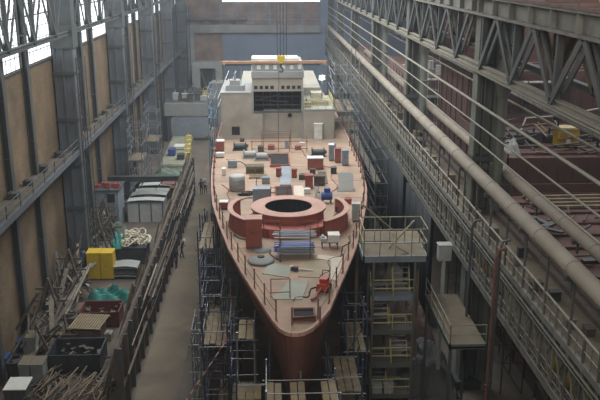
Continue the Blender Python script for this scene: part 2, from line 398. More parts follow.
lagged('rail_pipe', 12.0, 18.25, .05, 10, 163, 'thin horizontal rail strung below the topmost pale one', beige2, 'rail', False)
lagged('rail_pipe', 12.0, 17.3, .05, 10, 163, 'thin horizontal rail, lowest of the strung rails above the lagged pipe', beige2, 'rail', False)
lagged('rail_pipe', 14.9, 19.0, .07, 10, 163, 'rail pipe strung along the far side of the columns', beige2, 'rail', False)
lagged('rail_pipe', 12.3, 21.05, .10, 10, 163, 'pale conduit fixed under the right girder', beige2, 'rail', False)
# ------------------------------------------------------------------ left catwalk, upper rail
o = empty('wall_catwalk', (-17.7, 100, 11.3), 'dusty steel catwalk ledge running along the ochre brick wall', 'catwalk')
m = MB(); m.box(-.75, -55, 0, .9, 62, .1); m.build('catwalk_floor', scrapM, o)
m = MB(); m.box(.85, -55, -.3, 1.0, 62, .18); m.build('edge_beam', steelB, o)
for z in (.6, 1.1):
    m = MB(); m.tube([(.95, -55, z), (.95, 62, z)], .035, 6); m.build('handrail', steelG, o)
for y in range(-54, 62, 3):
    m = MB(); m.bar((.95, y, 0), (.95, y, 1.1), .06); m.build('railing_post', steelG, o)
    m = MB(); m.bar((.9, y, -.2), (-.75, y, -1.5), .1); m.build('bracket', steelG, o)
# junk on the catwalk
for i in range(22):
    y = 49+i*4.1+random.random()
    if min(abs(y-c) for c in COLY) < 2.0: continue
    m = MB(); x = -18.2; w = random.uniform(.5, 1.1); h = random.uniform(.2, .5)
    m.box(x, y, 11.4, x+.6, y+w, 11.4+h); m.box(x-.04, y-.04, 11.4+h, x+.64, y+w+.04, 11.44+h)
    m.box(x+.1, y+.1, 11.44+h, x+.2, y+w-.1, 11.52+h)
    tag(m.build('junction_box', random.choice([steelD, rustB, steelG])), 'small dark box lying on the catwalk of the brick wall', 'box', 'boxes on the wall catwalk')
# ------------------------------------------------------------------ ship
DK = 10.0
ST = [(34.65, .98, 1.32), (34.8, .72, 1.62), (35.2, .45, 1.98), (35.9, .2, 2.35), (37.3, -.2, 2.95), (39.5, -.78, 3.5), (42.4, -1.55, 4.27), (46.5, -2.5, 5.29),
      (51.5, -3.4, 6.3), (56.2, -4.12, 7.1), (60.3, -4.52, 7.63), (66.7, -4.9, 8.0), (74.6, -5.15, 8.05), (82, -5.25, 8.05), (95, -5.2, 8.0), (112, -4.6, 7.4)]
def edge(Y):
    for (a, l0, r0), (b, l1, r1) in zip(ST, ST[1:]):
        if a <= Y <= b: t = (Y-a)/(b-a); return l0+(l1-l0)*t, r0+(r1-r0)*t
    return ST[-1][1:]
ship = empty('ship_hull', (1.4, 70, 0), 'unfinished warship hull in red primer, bow towards the camera, on the slipway', 'ship')
OX, OY = 1.4, 70
def sh(nm, mb, mtl, parent=ship):     # build at world coordinates, parented to the ship
    o = mb.build(nm, mtl, None, origin=(OX, OY, 0)); o.location = (0, 0, 0); o.parent = parent; return o
m = MB(); vs = []; levels = [(10.0, 1.0, 0), (8.9, .965, .1), (7.5, .90, .35), (5, .78, 1.5), (2.5, .62, 3.2), (.6, .4, 4.9), (0.0, .06, 5.4)]
n = len(levels)
for (Y, l, r) in ST:
    c = (l+r)/2; hw = (r-l)/2; bow = max(0, 1-(Y-34.65)/26)
    for (z, k, rk) in levels:
        kk = k**(1+3.2*bow); yy = Y + rk*bow**1.2
        vs.append((c-hw*kk, yy, z))
    for (z, k, rk) in reversed(levels):
        kk = k**(1+3.2*bow); yy = Y + rk*bow**1.2
        vs.append((c+hw*kk, yy, z))
w = 2*n; fs = []
for i in range(len(ST)-1):
    for k in range(w-1): fs.append((i*w+k, i*w+k+1, (i+1)*w+k+1, (i+1)*w+k))
fs.append(tuple(range(w-1, -1, -1))); fs.append(tuple(range((len(ST)-1)*w, len(ST)*w)))
m.add(vs, fs, False); sh('shell_plating', m, hullM)
m = MB(); poly = [(l, Y) for Y, l, r in ST] + [(r, Y) for Y, l, r in reversed(ST)]
m.prism(poly, DK-.02, DK+.06); sh('weather_deck', m, deckM)
m = MB()
for side in (1, 2):
    for a, b in zip(ST, ST[1:]): m.bar((a[side], a[0], DK+.1), (b[side], b[0], DK+.1), .16, .2)
m.bar((ST[0][1], ST[0][0], DK+.1), (ST[0][2], ST[0][0], DK+.1), .16, .2)
sh('gunwale', m, pinkM)
# deck seam lines are a thin raised bead
m = MB()
for Y in (47, 52.5, 58, 63, 68, 73.5): l, r = edge(Y); m.box(l+.1, Y-.03, DK+.05, r-.1, Y+.03, DK+.075)
sh('weld_seam', m, mat('weld_brown', (.32, .2, .15), .8))
# edge railing
rp = mat('railing_rust', (.20, .10, .07), .8)
for side in (0, 1):
    Y = 36.2; pts = []; k = 0
    while Y < 78:
        e = edge(Y)[side]+(.14 if side == 0 else -.14)
        m = MB(); m.tube([(e, Y, DK+.05), (e, Y, DK+1.25)], .045, 6); m.box(e-.08, Y-.08, DK+.05, e+.08, Y+.08, DK+.12); sh('railing_post', m, rp); pts.append((e, Y)); Y += 2.1; k += 1
    for z in (.55, 1.1):
        m = MB(); m.tube([(x, y, DK+z) for x, y in pts if side or y < 44 or y > 46], .02, 5); sh('railing_wire', m, rp)
# gun barbette and the ring bulwark
bc = (1.28, 52.0)
barb = MB(); barb.lathe([(2.42, 0), (2.42, 1.05), (2.55, 1.1), (2.55, 1.22), (1.62, 1.22)], (bc[0], bc[1], DK+.05), 64, sm=False)
bo = sh('gun_barbette', barb, redM)
m = MB(); m.lathe([(2.56, 0), (2.56, .03), (1.61, .03), (1.61, 0)], (bc[0], bc[1], DK+1.27), 64, sm=False); sh('barbette_rim', m, pinkM, bo)
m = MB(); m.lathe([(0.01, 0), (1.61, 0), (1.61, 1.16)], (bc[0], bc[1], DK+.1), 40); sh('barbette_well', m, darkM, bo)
m = MB()
for a in range(0, 360, 15):
    x, y = bc[0]+1.58*math.cos(R(a)), bc[1]+1.58*math.sin(R(a)); m.box(x-.03, y-.03, DK+.2, x+.03, y+.03, DK+1.25)
sh('well_stiffener', m, darkM, bo)  # well and stiffeners coloured black for the shade down inside
for (a0, a1) in ((150, 236), (-56, 30)):
    m = MB(); m.lathe([(4.15, 0), (3.95, 1.15)], (bc[0], bc[1], DK+.05), 32, R(a0), R(a1), sm=False); m.lathe([(3.85, 0), (3.85, 1.15)], (bc[0], bc[1], DK+.05), 32, R(a0), R(a1), sm=False)
    q = sh('ring_bulwark', m, redM)
    m = MB(); m.lathe([(3.8, 0), (4.15, 0), (4.15, .06), (3.8, .06)], (bc[0], bc[1], DK+1.2), 32, R(a0), R(a1), sm=False); sh('bulwark_cap', m, pinkM, q)
m = MB(); m.lathe([(3.45, 0), (3.45, .62), (2.4, .62)], (bc[0], bc[1], DK+.05), 40, R(205), R(335), sm=False); sh('front_coaming', m, redM)
m = MB()
for a in range(210, 335, 12):
    x, y = bc[0]+3.47*math.cos(R(a)), bc[1]+3.47*math.sin(R(a)); m.cbox((x, y, DK+.35), (.12, .05, .6), R(a))
sh('coaming_stiffener', m, hullM)
# superstructure ----------------------------------------------------
SY = 79.5
sup = MB()
sup.box(-4.75, SY, DK, -1.64, SY+9, 14.8); sup.box(-1.64, SY, DK, -.6, SY+9, 12.8)
sup.box(-.6, SY+.5, DK, 3.5, SY+9, 12.85)
sup.box(3.5, SY, DK, 6.65, SY+9, 13.05)
so = sh('superstructure', sup, superM)
m = MB(); m.box(-4.8, SY-.05, 14.75, -1.7, SY+9.05, 14.87); m.box(3.45, SY-.05, 13.0, 6.7, SY+9.05, 13.12); m.box(-.6, SY+.42, 12.8, 3.5, SY+.55, 12.95); m.box(-.66, SY-.03, DK, -.56, SY, 12.75); m.box(3.44, SY-.03, DK, 3.54, SY, 13.0)
sh('deck_edge_trim', m, superG, so)
m = MB(); m.box(-3.75, SY-.03, 10.55, -2.95, SY+.01, 11.4); sh('square_opening', m, darkM, so)
m = MB(); m.lathe([(.01, 0), (.2, 0), (.2, .06)], (0, 0, 0), 14); q = sh('porthole', m, darkM, so); q.location = (1.2-0, 0, 0)
bpy.data.objects.remove(q)
m = MB(); m.tube([(2.15, SY+.44, 12.45), (2.15, SY+.5, 12.45)], .22, 12); sh('porthole', m, darkM, so)
# dark recess under the bridge
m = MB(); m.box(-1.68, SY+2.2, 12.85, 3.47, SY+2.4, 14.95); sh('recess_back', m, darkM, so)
m = MB(); m.box(-1.72, SY-.02, 12.75, -1.5, SY+2.3, 15.0); m.box(3.32, SY-.02, 12.9, 3.55, SY+2.3, 15.0); sh('recess_cheek', m, superG, so)
m = MB(); m.box(-1.5, SY-.05, 12.8, 3.3, SY, 13.0)
for i in range(7): x = -1.3+i*.75; m.tube([(x, SY+1.6, 12.9), (x, SY+1.6, 14.9)], .04, 5)
m.tube([(-1.5, SY+1.0, 14.3), (3.3, SY+1.0, 14.3)], .08, 6); m.tube([(-1.5, SY+1.2, 13.9), (2, SY+1.2, 13.7)], .1, 6); m.tube([(-1, SY+.8, 14.0), (1.2, SY+.8, 14.55)], .07, 6); m.tube([(-1.5, SY+.5, 13.5), (3.3, SY+.5, 13.5)], .04, 6)
sh('recess_pipes', m, steelG, so)
m = MB(); m.box(-1.5, SY-.04, 12.76, -.6, SY+.3, 12.9); m.m = 1
m.box(-1.5, SY+.03, 12.88, -.5, SY+2.1, 12.9); sh('recess_sill', m, [superG, darkM], so)
# bridge
bm_ = MB()
poly = [(-1.62, SY), (3.47, SY), (3.5, SY+2), (3.5, SY+7), (-1.65, SY+7), (-1.65, SY+2)]
bm_.prism(poly, 14.95, 16.9)
br = sh('bridge', bm_, superM, so)
m = MB(); m.prism([(p[0]*1.03-.02, p[1]-.12) for p in poly], 16.3, 16.95); sh('bridge_band', m, superG, br)
m = MB(); m.prism([(-1.6, SY+.5), (3.42, SY+.5), (3.42, SY+6), (-1.6, SY+6)], 16.95, 17.75); 
sh('bridge_upper', m, superG, br)
m = MB(); m.prism([(-1.65, SY+.3), (3.0, SY+.3), (3.0, SY+3), (-1.65, SY+3)], 17.75, 18.2)
sh('bridge_roof', m, whiteM, br)
for i in range(9):
    x = -1.42+i*.54; 
    if i == 4: continue
    m = MB(); m.box(x, SY-.03, 15.2, x+.34, SY+.0, 15.52); m.m = 1; m.box(x-.04, SY-.02, 15.16, x+.38, SY+.01, 15.2); sh('bridge_window', m, [darkM, superG], br)
for i in range(6):
    x = -1.1+i*.82
    m = MB(); m.box(x-.02, SY+.45, 17.1, x+.34, SY+.5, 17.5); m.m = 1; m.box(x-.06, SY+.43, 17.04, x+.38, SY+.49, 17.1); sh('upper_window', m, [whiteM, superG], br)
m = MB(); m.box(4.6, SY-.5, DK+.1, 5.4, SY, 11.65); m.box(4.55, SY-.55, 11.65, 5.45, SY, 11.72); m.box(4.7, SY-.53, DK+.3, 5.3, SY-.5, 11.5)
sh('white_locker', m, whiteM, so)['label'] = 'white steel locker on the front bulkhead'
# equipment on top of both wings
m = MB()
for (a, b, z) in ((3.6, 6.5, 13.1),):
    for k in range(5): x = a+(b-a)*k/4; m.tube([(x, SY+.1, z), (x, SY+.1, z+1.1)], .035, 5)
    for h in (.4, .75, 1.1): m.tube([(a, SY+.1, z+h), (b, SY+.1, z+h)], .03, 5)
    for h in (.4, .75, 1.1): m.tube([(b, SY+.1, z+h), (b, SY+6, z+h)], .03, 5)
sh('wing_railing', m, yellowR, so)
m = MB(); m.box(-4.3, SY+1, 14.85, -2.4, SY+3, 15.4); m.box(-3.9, SY+1.2, 15.4, -2.9, SY+2.5, 15.9); m.tube([(-3.4, SY+1.6, 15.8), (-3.4, SY+1.6, 16.6)], .12, 8); m.tube([(-2.8, SY+2.5, 15.3), (-2.8, SY+2.5, 16.9)], .05, 6)
sh('wing_equipment', m, superG, so)
m = MB(); m.box(4.0, SY+2, 13.1, 6.2, SY+5, 13.7); m.box(4.4, SY+2.5, 13.7, 5.6, SY+4, 14.4); m.box(3.7, SY+1.2, 13.1, 4.4, SY+2, 13.6)
sh('wing_equipment', m, superM, so)
# aft house behind the bridge
m = MB(); m.box(-3.2, SY+9, DK, 5.8, SY+24, 14.0); m.box(-1.3, SY+7.2, 14.0, 3.2, SY+16, 16.0); sh('aft_house', m, superM, so)
# hatches on the fore deck
def hatch(px0, py0, px1, py1, nm, h=.2, mtl=darkM, rim=redM):
    a = G(px0, py1, DK+h); b = G(px1, py1, DK+h); c = G(px0, py0, DK+h)
    x0, x1, y0, y1 = a.x, b.x, a.y, c.y
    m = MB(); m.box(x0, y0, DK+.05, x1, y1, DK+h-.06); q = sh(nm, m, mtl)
    m = MB(); t = .1
    for bb in ((x0-t, y0-t, x1+t, y0), (x0-t, y1, x1+t, y1+t), (x0-t, y0, x0, y1), (x1, y0, x1+t, y1)): m.box(bb[0], bb[1], DK+.05, bb[2], bb[3], DK+h+.04)
    sh('hatch_coaming', m, rim, q)
hatch(271, 154, 289, 165, 'deck_hatch', .25)
hatch(276, 187, 293, 199, 'deck_hatch', .25)
hatch(294, 309, 314, 317, 'bow_hawse_opening', .3, darkM, hullM)
m = MB()
for x_, y_ in ((292, 326), (320, 325)):
    p = G(x_, y_, DK); m.tube([p, p+Vector((0, 0, 1.0))], .05, 6)
a = G(292, 326, DK); b = G(320, 325, DK); m.tube([a+Vector((0, 0, .45)), b+Vector((0, 0, .5))], .03, 5); m.tube([a+Vector((0, .3, .05)), b+Vector((0, .3, .1))], .06, 6)
sh('bow_frame', m, rp)
# ------------------------------------------------------------------ generic box-like things with details
def stand(p0, p1, py, h, depth, z, name, label, cat, mtl, style='locker', group=None, mtop=None, rz=0):
    """thing whose base front edge spans p0..p1 at row py on plane z"""
    a = G(p0, py, z); b = G(p1, py, z); w = b.x-a.x; c = ((a.x+b.x)/2, a.y+depth/2, z)
    o = empty(name, c, label, cat, group, rz); W, D = w/2, depth/2
    mtop = mtop or mtl
    if style == 'locker':
        m = MB(); m.box(-W, -D, .08, W, D, h-.05); m.build('body', mtl, o)
        m = MB(); m.box(-W-.03, -D-.03, h-.05, W+.03, D+.03, h); m.build('top_panel', mtop, o)
        m = MB(); m.box(-W+.06, -D-.03, .15, -.02, -D, h-.12); m.box(.02, -D-.03, .15, W-.06, -D, h-.12); d_ = m.build('door', mtl, o)
        m = MB(); m.box(-.1, -D-.07, h*.5, -.06, -D-.03, h*.5+.15); m.build('handle', steelD, d_)
        m = MB()
        for x in (-W+.05, W-.15):
            for y in (-D+.05, D-.15): m.box(x, y, 0, x+.1, y+.1, .08)
        m.build('foot', steelD, o)
    elif style == 'crate':
        m = MB(); m.box(-W+.03, -D+.03, .1, W-.03, D-.03, h-.06); m.build('box', mtl, o)
        m = MB(); k = max(2, int(w/.35))
        for i in range(k+1): x = -W+.04+(2*W-.08)*i/k; m.box(x-.03, -D-.01, .1, x+.03, -D+.03, h-.06)
        for z_ in (.12, h-.14): m.box(-W, -D-.02, z_, W, -D+.03, z_+.08); m.box(W-.03, -D, z_, W+.02, D, z_+.08)
        m.build('rib', mtl, o)
        m = MB(); m.box(-W-.02, -D-.02, h-.06, W+.02, D+.02, h); m.build('lid', mtop, o)
        m = MB(); m.box(-W+.05, -D, 0, -W+.2, D, .1); m.box(W-.2, -D, 0, W-.05, D, .1); m.build('skid', steelD, o)
    elif style == 'bin':
        m = MB(); t = .06
        m.box(-W, -D, .1, W, D, .16); m.box(-W, -D, .1, W, -D+t, h); m.box(-W, D-t, .1, W, D, h); m.box(-W, -D, .1, -W+t, D, h); m.box(W-t, -D, .1, W, D, h)
        m.build('bin_wall', mtl, o)
        m = MB(); k = max(2, int(w/.6))
        for i in range(k+1): x = -W+2*W*i/k; m.box(x-.04, -D-.05, .1, x+.04, -D, h)
        m.box(-W-.05, -D-.06, h-.08, W+.05, -D, h+.02); m.box(-W-.05, D, h-.08, W+.05, D+.06, h+.02); m.box(-W-.05, -D-.06, h-.08, -W+.02, D+.06, h+.02); m.box(W-.02, -D-.06, h-.08, W+.05, D+.06, h+.02); m.build('rim', mtop, o)
        m = MB(); m.box(-W+.05, -D, 0, -W+.2, D, .1); m.box(W-.2, -D, 0, W-.05, D, .1); m.build('skid', steelD, o)
        m = MB()
        for i in range(14):
            x, y = random.uniform(-W+.2, W-.2), random.uniform(-D+.15, D-.15); m.cbox((x, y, h*random.uniform(.5, .85)), (random.uniform(.2, .6), random.uniform(.1, .3), .12), random.uniform(0, 3))
        q = m.build('scrap_filling', scrapM, o); q['kind'] = 'stuff'
    return o
D_ = DK+.06
# ---- things on the fore deck
stand(246, 262, 249, 1.95, .9, D_, 'deck_locker', 'tall red-brown locker with a pink top standing left of the blue rod bundle', 'locker', redM, 'locker', mtop=pinkM)
stand(253, 271, 204, 1.15, .8, D_, 'steel_cabinet', 'blue-grey steel cabinet standing behind the gun ring opening', 'cabinet', greyB, 'locker')
stand(216, 224, 152, 1.05, .9, D_+.0, 'deck_locker', 'narrow red locker at the port rail near the superstructure', 'locker', redM, 'locker', mtop=whiteM)
stand(215.5, 224, 158, .45, .5, D_, 'small_crate', 'low white and green crate in front of the port red locker', 'crate', whiteM, 'crate')
stand(307.5, 323.5, 170, 1.05, .9, D_, 'tool_container', 'red and dark green container with a white lid on the starboard side', 'container', redM, 'crate', mtop=whiteM)
stand(305, 313, 189, 1.1, .7, D_, 'deck_locker', 'dull red box in front of the red and green container', 'box', redM, 'crate')
stand(314, 325, 186, .8, .7, D_, 'deck_locker', 'low brown-red box beside the dull red box on the starboard deck', 'box', rustB, 'crate')
stand(276, 281.5, 177, .75, .5, D_, 'vent_box', 'small red box left of the grey gangplate', 'box', redM, 'crate')
stand(291.5, 297, 178, .75, .5, D_, 'vent_box', 'small red box right of the grey gangplate', 'box', redM, 'crate')
stand(342, 348.5, 166, 1.4, .6, D_, 'steel_cabinet', 'slim grey cabinet near the starboard rail', 'cabinet', greyB, 'locker')
stand(329, 334, 161, 1.5, .6, D_, 'steel_cabinet', 'slim white and blue cabinet left of the slim grey one', 'cabinet', greyB, 'locker', mtop=whiteM)
stand(335, 341, 163, 1.3, .5, D_, 'steel_cabinet', 'dark red panel cabinet between the two slim cabinets', 'cabinet', redM, 'locker')
stand(352, 360, 222, 1.3, .5, D_, 'box_stack', 'stack of grey boxes against the starboard rail', 'stack', greyW, 'crate')
stand(220, 228, 210, .6, .6, D_, 'red_crate', 'small red crate with white stripes at the port rail', 'crate', redM, 'crate', mtop=whiteM)
# white drum-like tank
a = G(237, 192, D_); o = empty('white_tank', (a.x, a.y+.5, D_), 'white rounded tank standing on the port side of the deck', 'tank')
m = MB(); m.lathe([(.01, .05), (.62, .05), (.62, 1.15), (.58, 1.22), (.01, 1.24)], n=20); m.build('tank_shell', greyW, o)
m = MB(); m.lathe([(.62, .3), (.65, .3), (.65, .36), (.62, .36)], n=20); m.lathe([(.62, .9), (.65, .9), (.65, .96), (.62, .96)], n=20); m.lathe([(.6, 0), (.6, .08)], n=20); m.build('tank_band', steelL, o)
# pallets
for (px0, px1, py, lab) in ((246, 264, 174, 'wooden pallet stack lying between the white tank and the hatch'), (249, 267, 179, 'single low timber pallet in front of the pallet stack')):
    a = G(px0, py, D_); b = G(px1, py, D_); o = empty('wooden_pallet', ((a.x+b.x)/2, a.y+.5, D_), lab, 'pallet'); W = (b.x-a.x)/2
    lv = 4 if py == 174 else 1
    for L in range(lv):
        z = L*.17
        m = MB()
        for i in range(5): m.box(-W, -.5+i*.22, z+.1, W, -.5+i*.22+.13, z+.14)
        m.build('pallet_board', woodM, o)
        m = MB()
        for x in (-W, -.05, W-.12): m.box(x, -.5, z, x+.12, .5, z+.1)
        m.build('bearer', woodM, o)
# blue rod bundle on a rack
a = G(278, 260, D_); b = G(313, 258, D_); cx, cy = (a.x+b.x)/2, a.y+.7
o = empty('rod_rack', (cx, cy, D_), 'steel rack carrying blue and silver rods on the fore deck', 'rack', rz=-.05)
W = (b.x-a.x)/2
m = MB()
for x in (-W+.15, W-.15):
    for y in (-.5, .5): m.tube([(x, y, 0), (x, y, 1.75)], .035, 6)
    for z in (.25, .95, 1.2): m.tube([(x, -.5, z), (x, .5, z)], .03, 6)
m.build('rack_frame', rp, o)
for i in range(60):
    y = -.48+.085*(i % 12); z = .32+.1*(i//12); j = random.uniform(-.3, .3)
    q = MB().tube([(-W+j, y, z), (W+j*.5, y+random.uniform(-.05, .05), z)], .036, 6).build('blue_rod', mat('rod_blue', (.05, .12, .42), .5, .1, .2, 2) if i % 4 else galv)
    q.location = (cx + q.location.x, cy + q.location.y, D_ + q.location.z); tag(q, 'long blue rod in the lower bundle of the deck rack', 'rod', 'blue rods on the rack')
    if i % 4 == 0: tag(q, 'grey rod mixed into the lower bundle of the deck rack', 'rod', 'grey rods in the lower bundle')
for i in range(24):
    y = -.45+.085*(i % 12); z = 1.3+.07*(i % 3); j = random.uniform(-.35, .35)
    q = MB().tube([(-W+j, y, z+.03), (W-.1+j, y, z-.02)], .036, 6).build('silver_rod', galv if i % 3 else whiteM)
    q.location = (cx + q.location.x, cy + q.location.y, D_ + q.location.z); tag(q, 'silvery rod lying on the top of the deck rack', 'rod', 'silver rods on the rack')
# round cover
a = G(261, 262, D_); o = empty('round_cover', (a.x, a.y, D_), 'round grey dished cover lying on deck in front of the red-brown locker', 'cover')
m = MB(); m.lathe([(.72, 0), (.74, .12), (.66, .16), (.42, .3), (.3, .32), (.01, .32)], n=28); m.build('dish', superG, o)
m = MB(); m.lathe([(.74, .06), (.8, .06), (.8, .1), (.74, .1)], n=28); m.lathe([(.2, .32), (.22, .38), (.01, .39)], n=16); m.build('flange', steelG, o)
a = G(262, 250, D_); m = MB(); m.lathe([(.01, 0), (.6, 0), (.6, .05), (.01, .05)], tuple(a), 24); m.lathe([(.5, .05), (.5, .09), (.01, .09)], tuple(a), 24)
tag(m.build('flat_disc', superG), 'thin grey disc lying behind the round dished cover', 'disc')
# plates: corner pixels on deck
def plate(pts, label, mtl, h=.04, z=D_, name='steel_plate', cat='plate'):
    P = [G(x, y, z) for x, y in pts]; m = MB(); m.prism([(p.x, p.y) for p in P], z, z+h)
    c = sum(P, Vector())/len(P)
    for p in P: q = c+(p-c)*.93; m.prism([(q.x-.03, q.y-.03), (q.x+.03, q.y-.03), (q.x+.03, q.y+.03), (q.x-.03, q.y+.03)], z+h, z+h+.01)
    return tag(m.build(name, mtl), label, cat)
ggrey = mat('plate_green_grey', (.29, .30, .23), .7, 0, .1, 1.5, (.22, .21, .16), .5)
plate([(272, 299.5), (302, 300), (309, 280.5), (290, 281)], 'green-grey steel plate nearest to the bow', ggrey)
plate([(262, 274), (289, 278), (292, 267), (270, 263)], 'green-grey steel plate next to the round cover', ggrey)
plate([(298, 277), (330, 278.5), (330, 261), (306, 260)], 'brownish plywood sheet lying in the middle of the fore deck', mat('plywood_brown', (.34, .27, .18), .8, 0, .12, 1.5))
plate([(331, 280), (337, 281), (344, 258), (318, 255), (317, 259), (331, 261)], 'pale sheet lying on the starboard edge of the fore deck', mat('pale_sheet', (.52, .45, .36), .75, 0, .1, 2))
plate([(293, 200), (305, 200), (303, 186), (294, 186)], 'pale strip plate beside the dark hatch behind the gun ring', mat('pale_strip', (.58, .50, .40), .75, 0, .1, 2))
plate([(280, 186), (291, 186), (290, 164), (281, 164)], 'grey gangplate lying between the two small red boxes', greyB, .12)
plate([(317, 183), (328, 184), (326, 172), (318, 172)], 'rusty plate lying behind the starboard boxes', rustB)
# tilted pale sheet leaning stack at starboard
a = G(339, 192, D_); b = G(354, 192, D_)
o = empty('sheet_stack', ((a.x+b.x)/2, a.y+.6, D_), 'stack of pale grey sheets leaning near the starboard rail', 'sheets')
for i in range(4):
    m = MB(); W = (b.x-a.x)/2; y = i*.12
    m.bar((0, -.4+y, .02), (0, .3+y, 1.25), 2*W-.1*i, .04, up=(0, 1, 0)); 
    vs_ = m.v; q = m.build('sheet', greyW, o)
m = MB(); m.tube([(-.4, .55, 0), (-.4, .7, 1.0)], .04, 6); m.tube([(.4, .55, 0), (.4, .7, 1.0)], .04, 6); m.box(-.7, -.5, 0, .7, .8, .02); m.build('support', steelG, o)
# white table-like box on legs + white debris
a = G(321, 249, D_); b = G(341, 249, D_); o = empty('white_trolley', ((a.x+b.x)/2, a.y+.35, D_), 'white box trolley on legs near the starboard edge of the fore deck', 'trolley'); W = (b.x-a.x)/2
m = MB(); m.box(-.15, -.35, .42, W-.1, .35, .85); m.box(-.18, -.38, .85, W-.07, .38, .9); m.build('white_box', whiteM, o)
m = MB(); m.box(-W, -.25, .4, -.25, .3, .62); m.box(-W+.05, -.1, .62, -.4, .2, .75); m.build('white_bundle', greyW, o)
m = MB()
for x in (-W+.08, -.05, W-.2):
    for y in (-.3, .3): m.tube([(x, y, 0), (x, y, .44)], .025, 5)
m.tube([(-W+.08, -.3, .38), (W-.2, -.3, .38)], .025, 5); m.tube([(-W+.08, .3, .38), (W-.2, .3, .38)], .025, 5); m.build('leg', steelD, o)
# greenish tube pile, individual tubes
tg = mat('tube_green_grey', (.26, .25, .18), .6, .2, .2, 3)
for i in range(22):
    a = G(random.uniform(322, 331), random.uniform(228, 236), D_+.05+.06*(i//6)); b = G(random.uniform(337, 349), random.uniform(206, 216), D_+.05+.06*(i//6))
    q = MB().tube([a, b], .035, 6).build('thin_tube', tg if i % 3 else rp); tag(q, 'thin greenish tube in the loose pile right of the gun ring' if i % 3 else 'thin rusty tube in the loose pile right of the gun ring', 'tube', 'greenish tubes beside the gun ring' if i % 3 else 'rusty tubes beside the gun ring')
# red winch machine near the bow
a = G(324, 290, D_); o = empty('red_machine', (a.x, a.y, D_), 'small red hydraulic machine on the starboard fore deck near the bow', 'machine', rz=-.35)
m = MB(); m.box(-.28, -.45, .12, .28, .45, .5); m.box(-.2, -.25, .5, .2, .35, .72); m.build('casing', mat('bright_red', (.42, .055, .035), .5), o)
m = MB(); m.tube([(-.32, -.3, .16), (.32, -.3, .16)], .15, 12); m.tube([(-.32, .3, .16), (.32, .3, .16)], .15, 12); m.build('wheel', rubber, o)
m = MB(); m.tube([(0, -.45, .3), (-.1, -.9, .15), (-.05, -1.4, .12), (-.2, -1.7, .1)], .08, 6); m.build('hose', redM, o)
m = MB(); m.tube([(-.2, .3, .7), (-.2, .4, 1.0), (.2, .4, 1.0), (.2, .3, .7)], .03, 6); m.build('handle', steelD, o)
# pneumatic tool w/ white tube
a = G(300, 271, D_); o = empty('hand_tool', (a.x, a.y, D_), 'white and black power tool lying on the plywood sheet', 'tool', rz=-.2)
m = MB(); m.tube([(-.1, 0, .12), (.75, 0, .08)], .06, 8); m.build('tool_barrel', whiteM, o)
m = MB(); m.box(-.5, -.1, .05, -.1, .12, .25); m.box(-.3, -.25, .05, -.2, .25, .12); m.build('tool_body', steelD, o)
m = MB(); m.lathe([(.01, .25), (.12, .25), (.14, .1)], (-.5, .1, 0), 12); m.build('tool_cap', whiteM, o)
# blue compressor with drums behind the gun ring
a = G(327, 204, D_); o = empty('blue_compressor', (a.x, a.y+.3, D_), 'bright blue compressor unit on the starboard side behind the gun ring', 'compressor')
m = MB(); m.tube([(-.4, 0, .55), (.4, 0, .55)], .32, 14); m.build('tank', blueM, o)
m = MB(); m.box(-.2, -.15, .85, .25, .2, 1.15); m.build('motor', blueM, o)
m = MB()
for x in (-.3, .3): m.box(x-.04, -.25, 0, x+.04, .25, .3)
m.build('foot', steelD, o)
for px_, py_, lab in ((319, 206, 'white gas bottle standing left of the blue compressor'), (317, 199, 'second white gas bottle behind the one left of the compressor')):
    a = G(px_, py_, D_); o = empty('gas_bottle', (a.x, a.y, D_), lab, 'gas bottle')
    m = MB(); m.lathe([(.01, 0), (.14, .0), (.14, .8), (.08, .95), (.05, 1.0), (.01, 1.0)], n=12); m.build('cylinder', whiteM, o)
    m = MB(); m.lathe([(.07, 1.0), (.07, 1.1), (.01, 1.1)], n=8); m.build('valve', steelD, o)
a = G(311, 204, D_); m = MB()
for k in range(5): m.tube([(a.x+.45*math.cos(t/3+k)+.1*k, a.y+.35*math.sin(t/3+k*2), D_+.05+.05*k) for t in range(20)], .04, 5)
tag(m.build('hose_coil', rubber), 'tangled black hose lying left of the gas bottles', 'hose')
a = G(246, 204, D_); a = G(245, 195, D_); m = MB()
for k in range(4): m.tube([(a.x+.55*math.cos(t/3+k)+.1*k, a.y+.3*math.sin(t/3+k*2), D_+.05+.05*k) for t in range(20)], .045, 5)
tag(m.build('hose_coil', rubber), 'dark hose coil between the white tank and the blue-grey cabinet', 'hose')
for i, (px_, py_) in enumerate(((232, 214), (256, 192), (262, 184), (299, 180), (304, 194), (331, 174), (345, 204), (228, 168), (240, 142), (300, 146), (336, 215), (268, 150), (330, 148), (310, 176), (343, 226), (236, 226), (295, 150), (285, 148), (258, 152), (222, 176))):
    a = G(px_, py_, D_); w_, d_, h_ = random.uniform(.3, .8), random.uniform(.3, .6), random.uniform(.2, .6); x, y = a.x, a.y
    m = MB(); m.box(x, y, D_, x+w_, y+d_, D_+h_); m.box(x-.03, y-.03, D_+h_, x+w_+.03, y+d_+.03, D_+h_+.05); m.box(x+.06, y-.04, D_+.08, x+w_-.06, y, D_+h_-.06); m.tube([(x+.08, y+d_/2, D_+h_+.05), (x+.08, y+d_/2, D_+h_+.14), (x+w_-.08, y+d_/2, D_+h_+.14), (x+w_-.08, y+d_/2, D_+h_+.05)], .02, 5)
    k = i % 5; tag(m.build('tool_box', [steelD, redM, greyB, rustB, whiteM][k]), ['black', 'red', 'blue-grey', 'brown', 'white'][k]+' small toolbox left lying about on the pink ship deck', 'box', ['black', 'red', 'blue-grey', 'brown', 'white'][k]+' toolboxes on the ship deck')
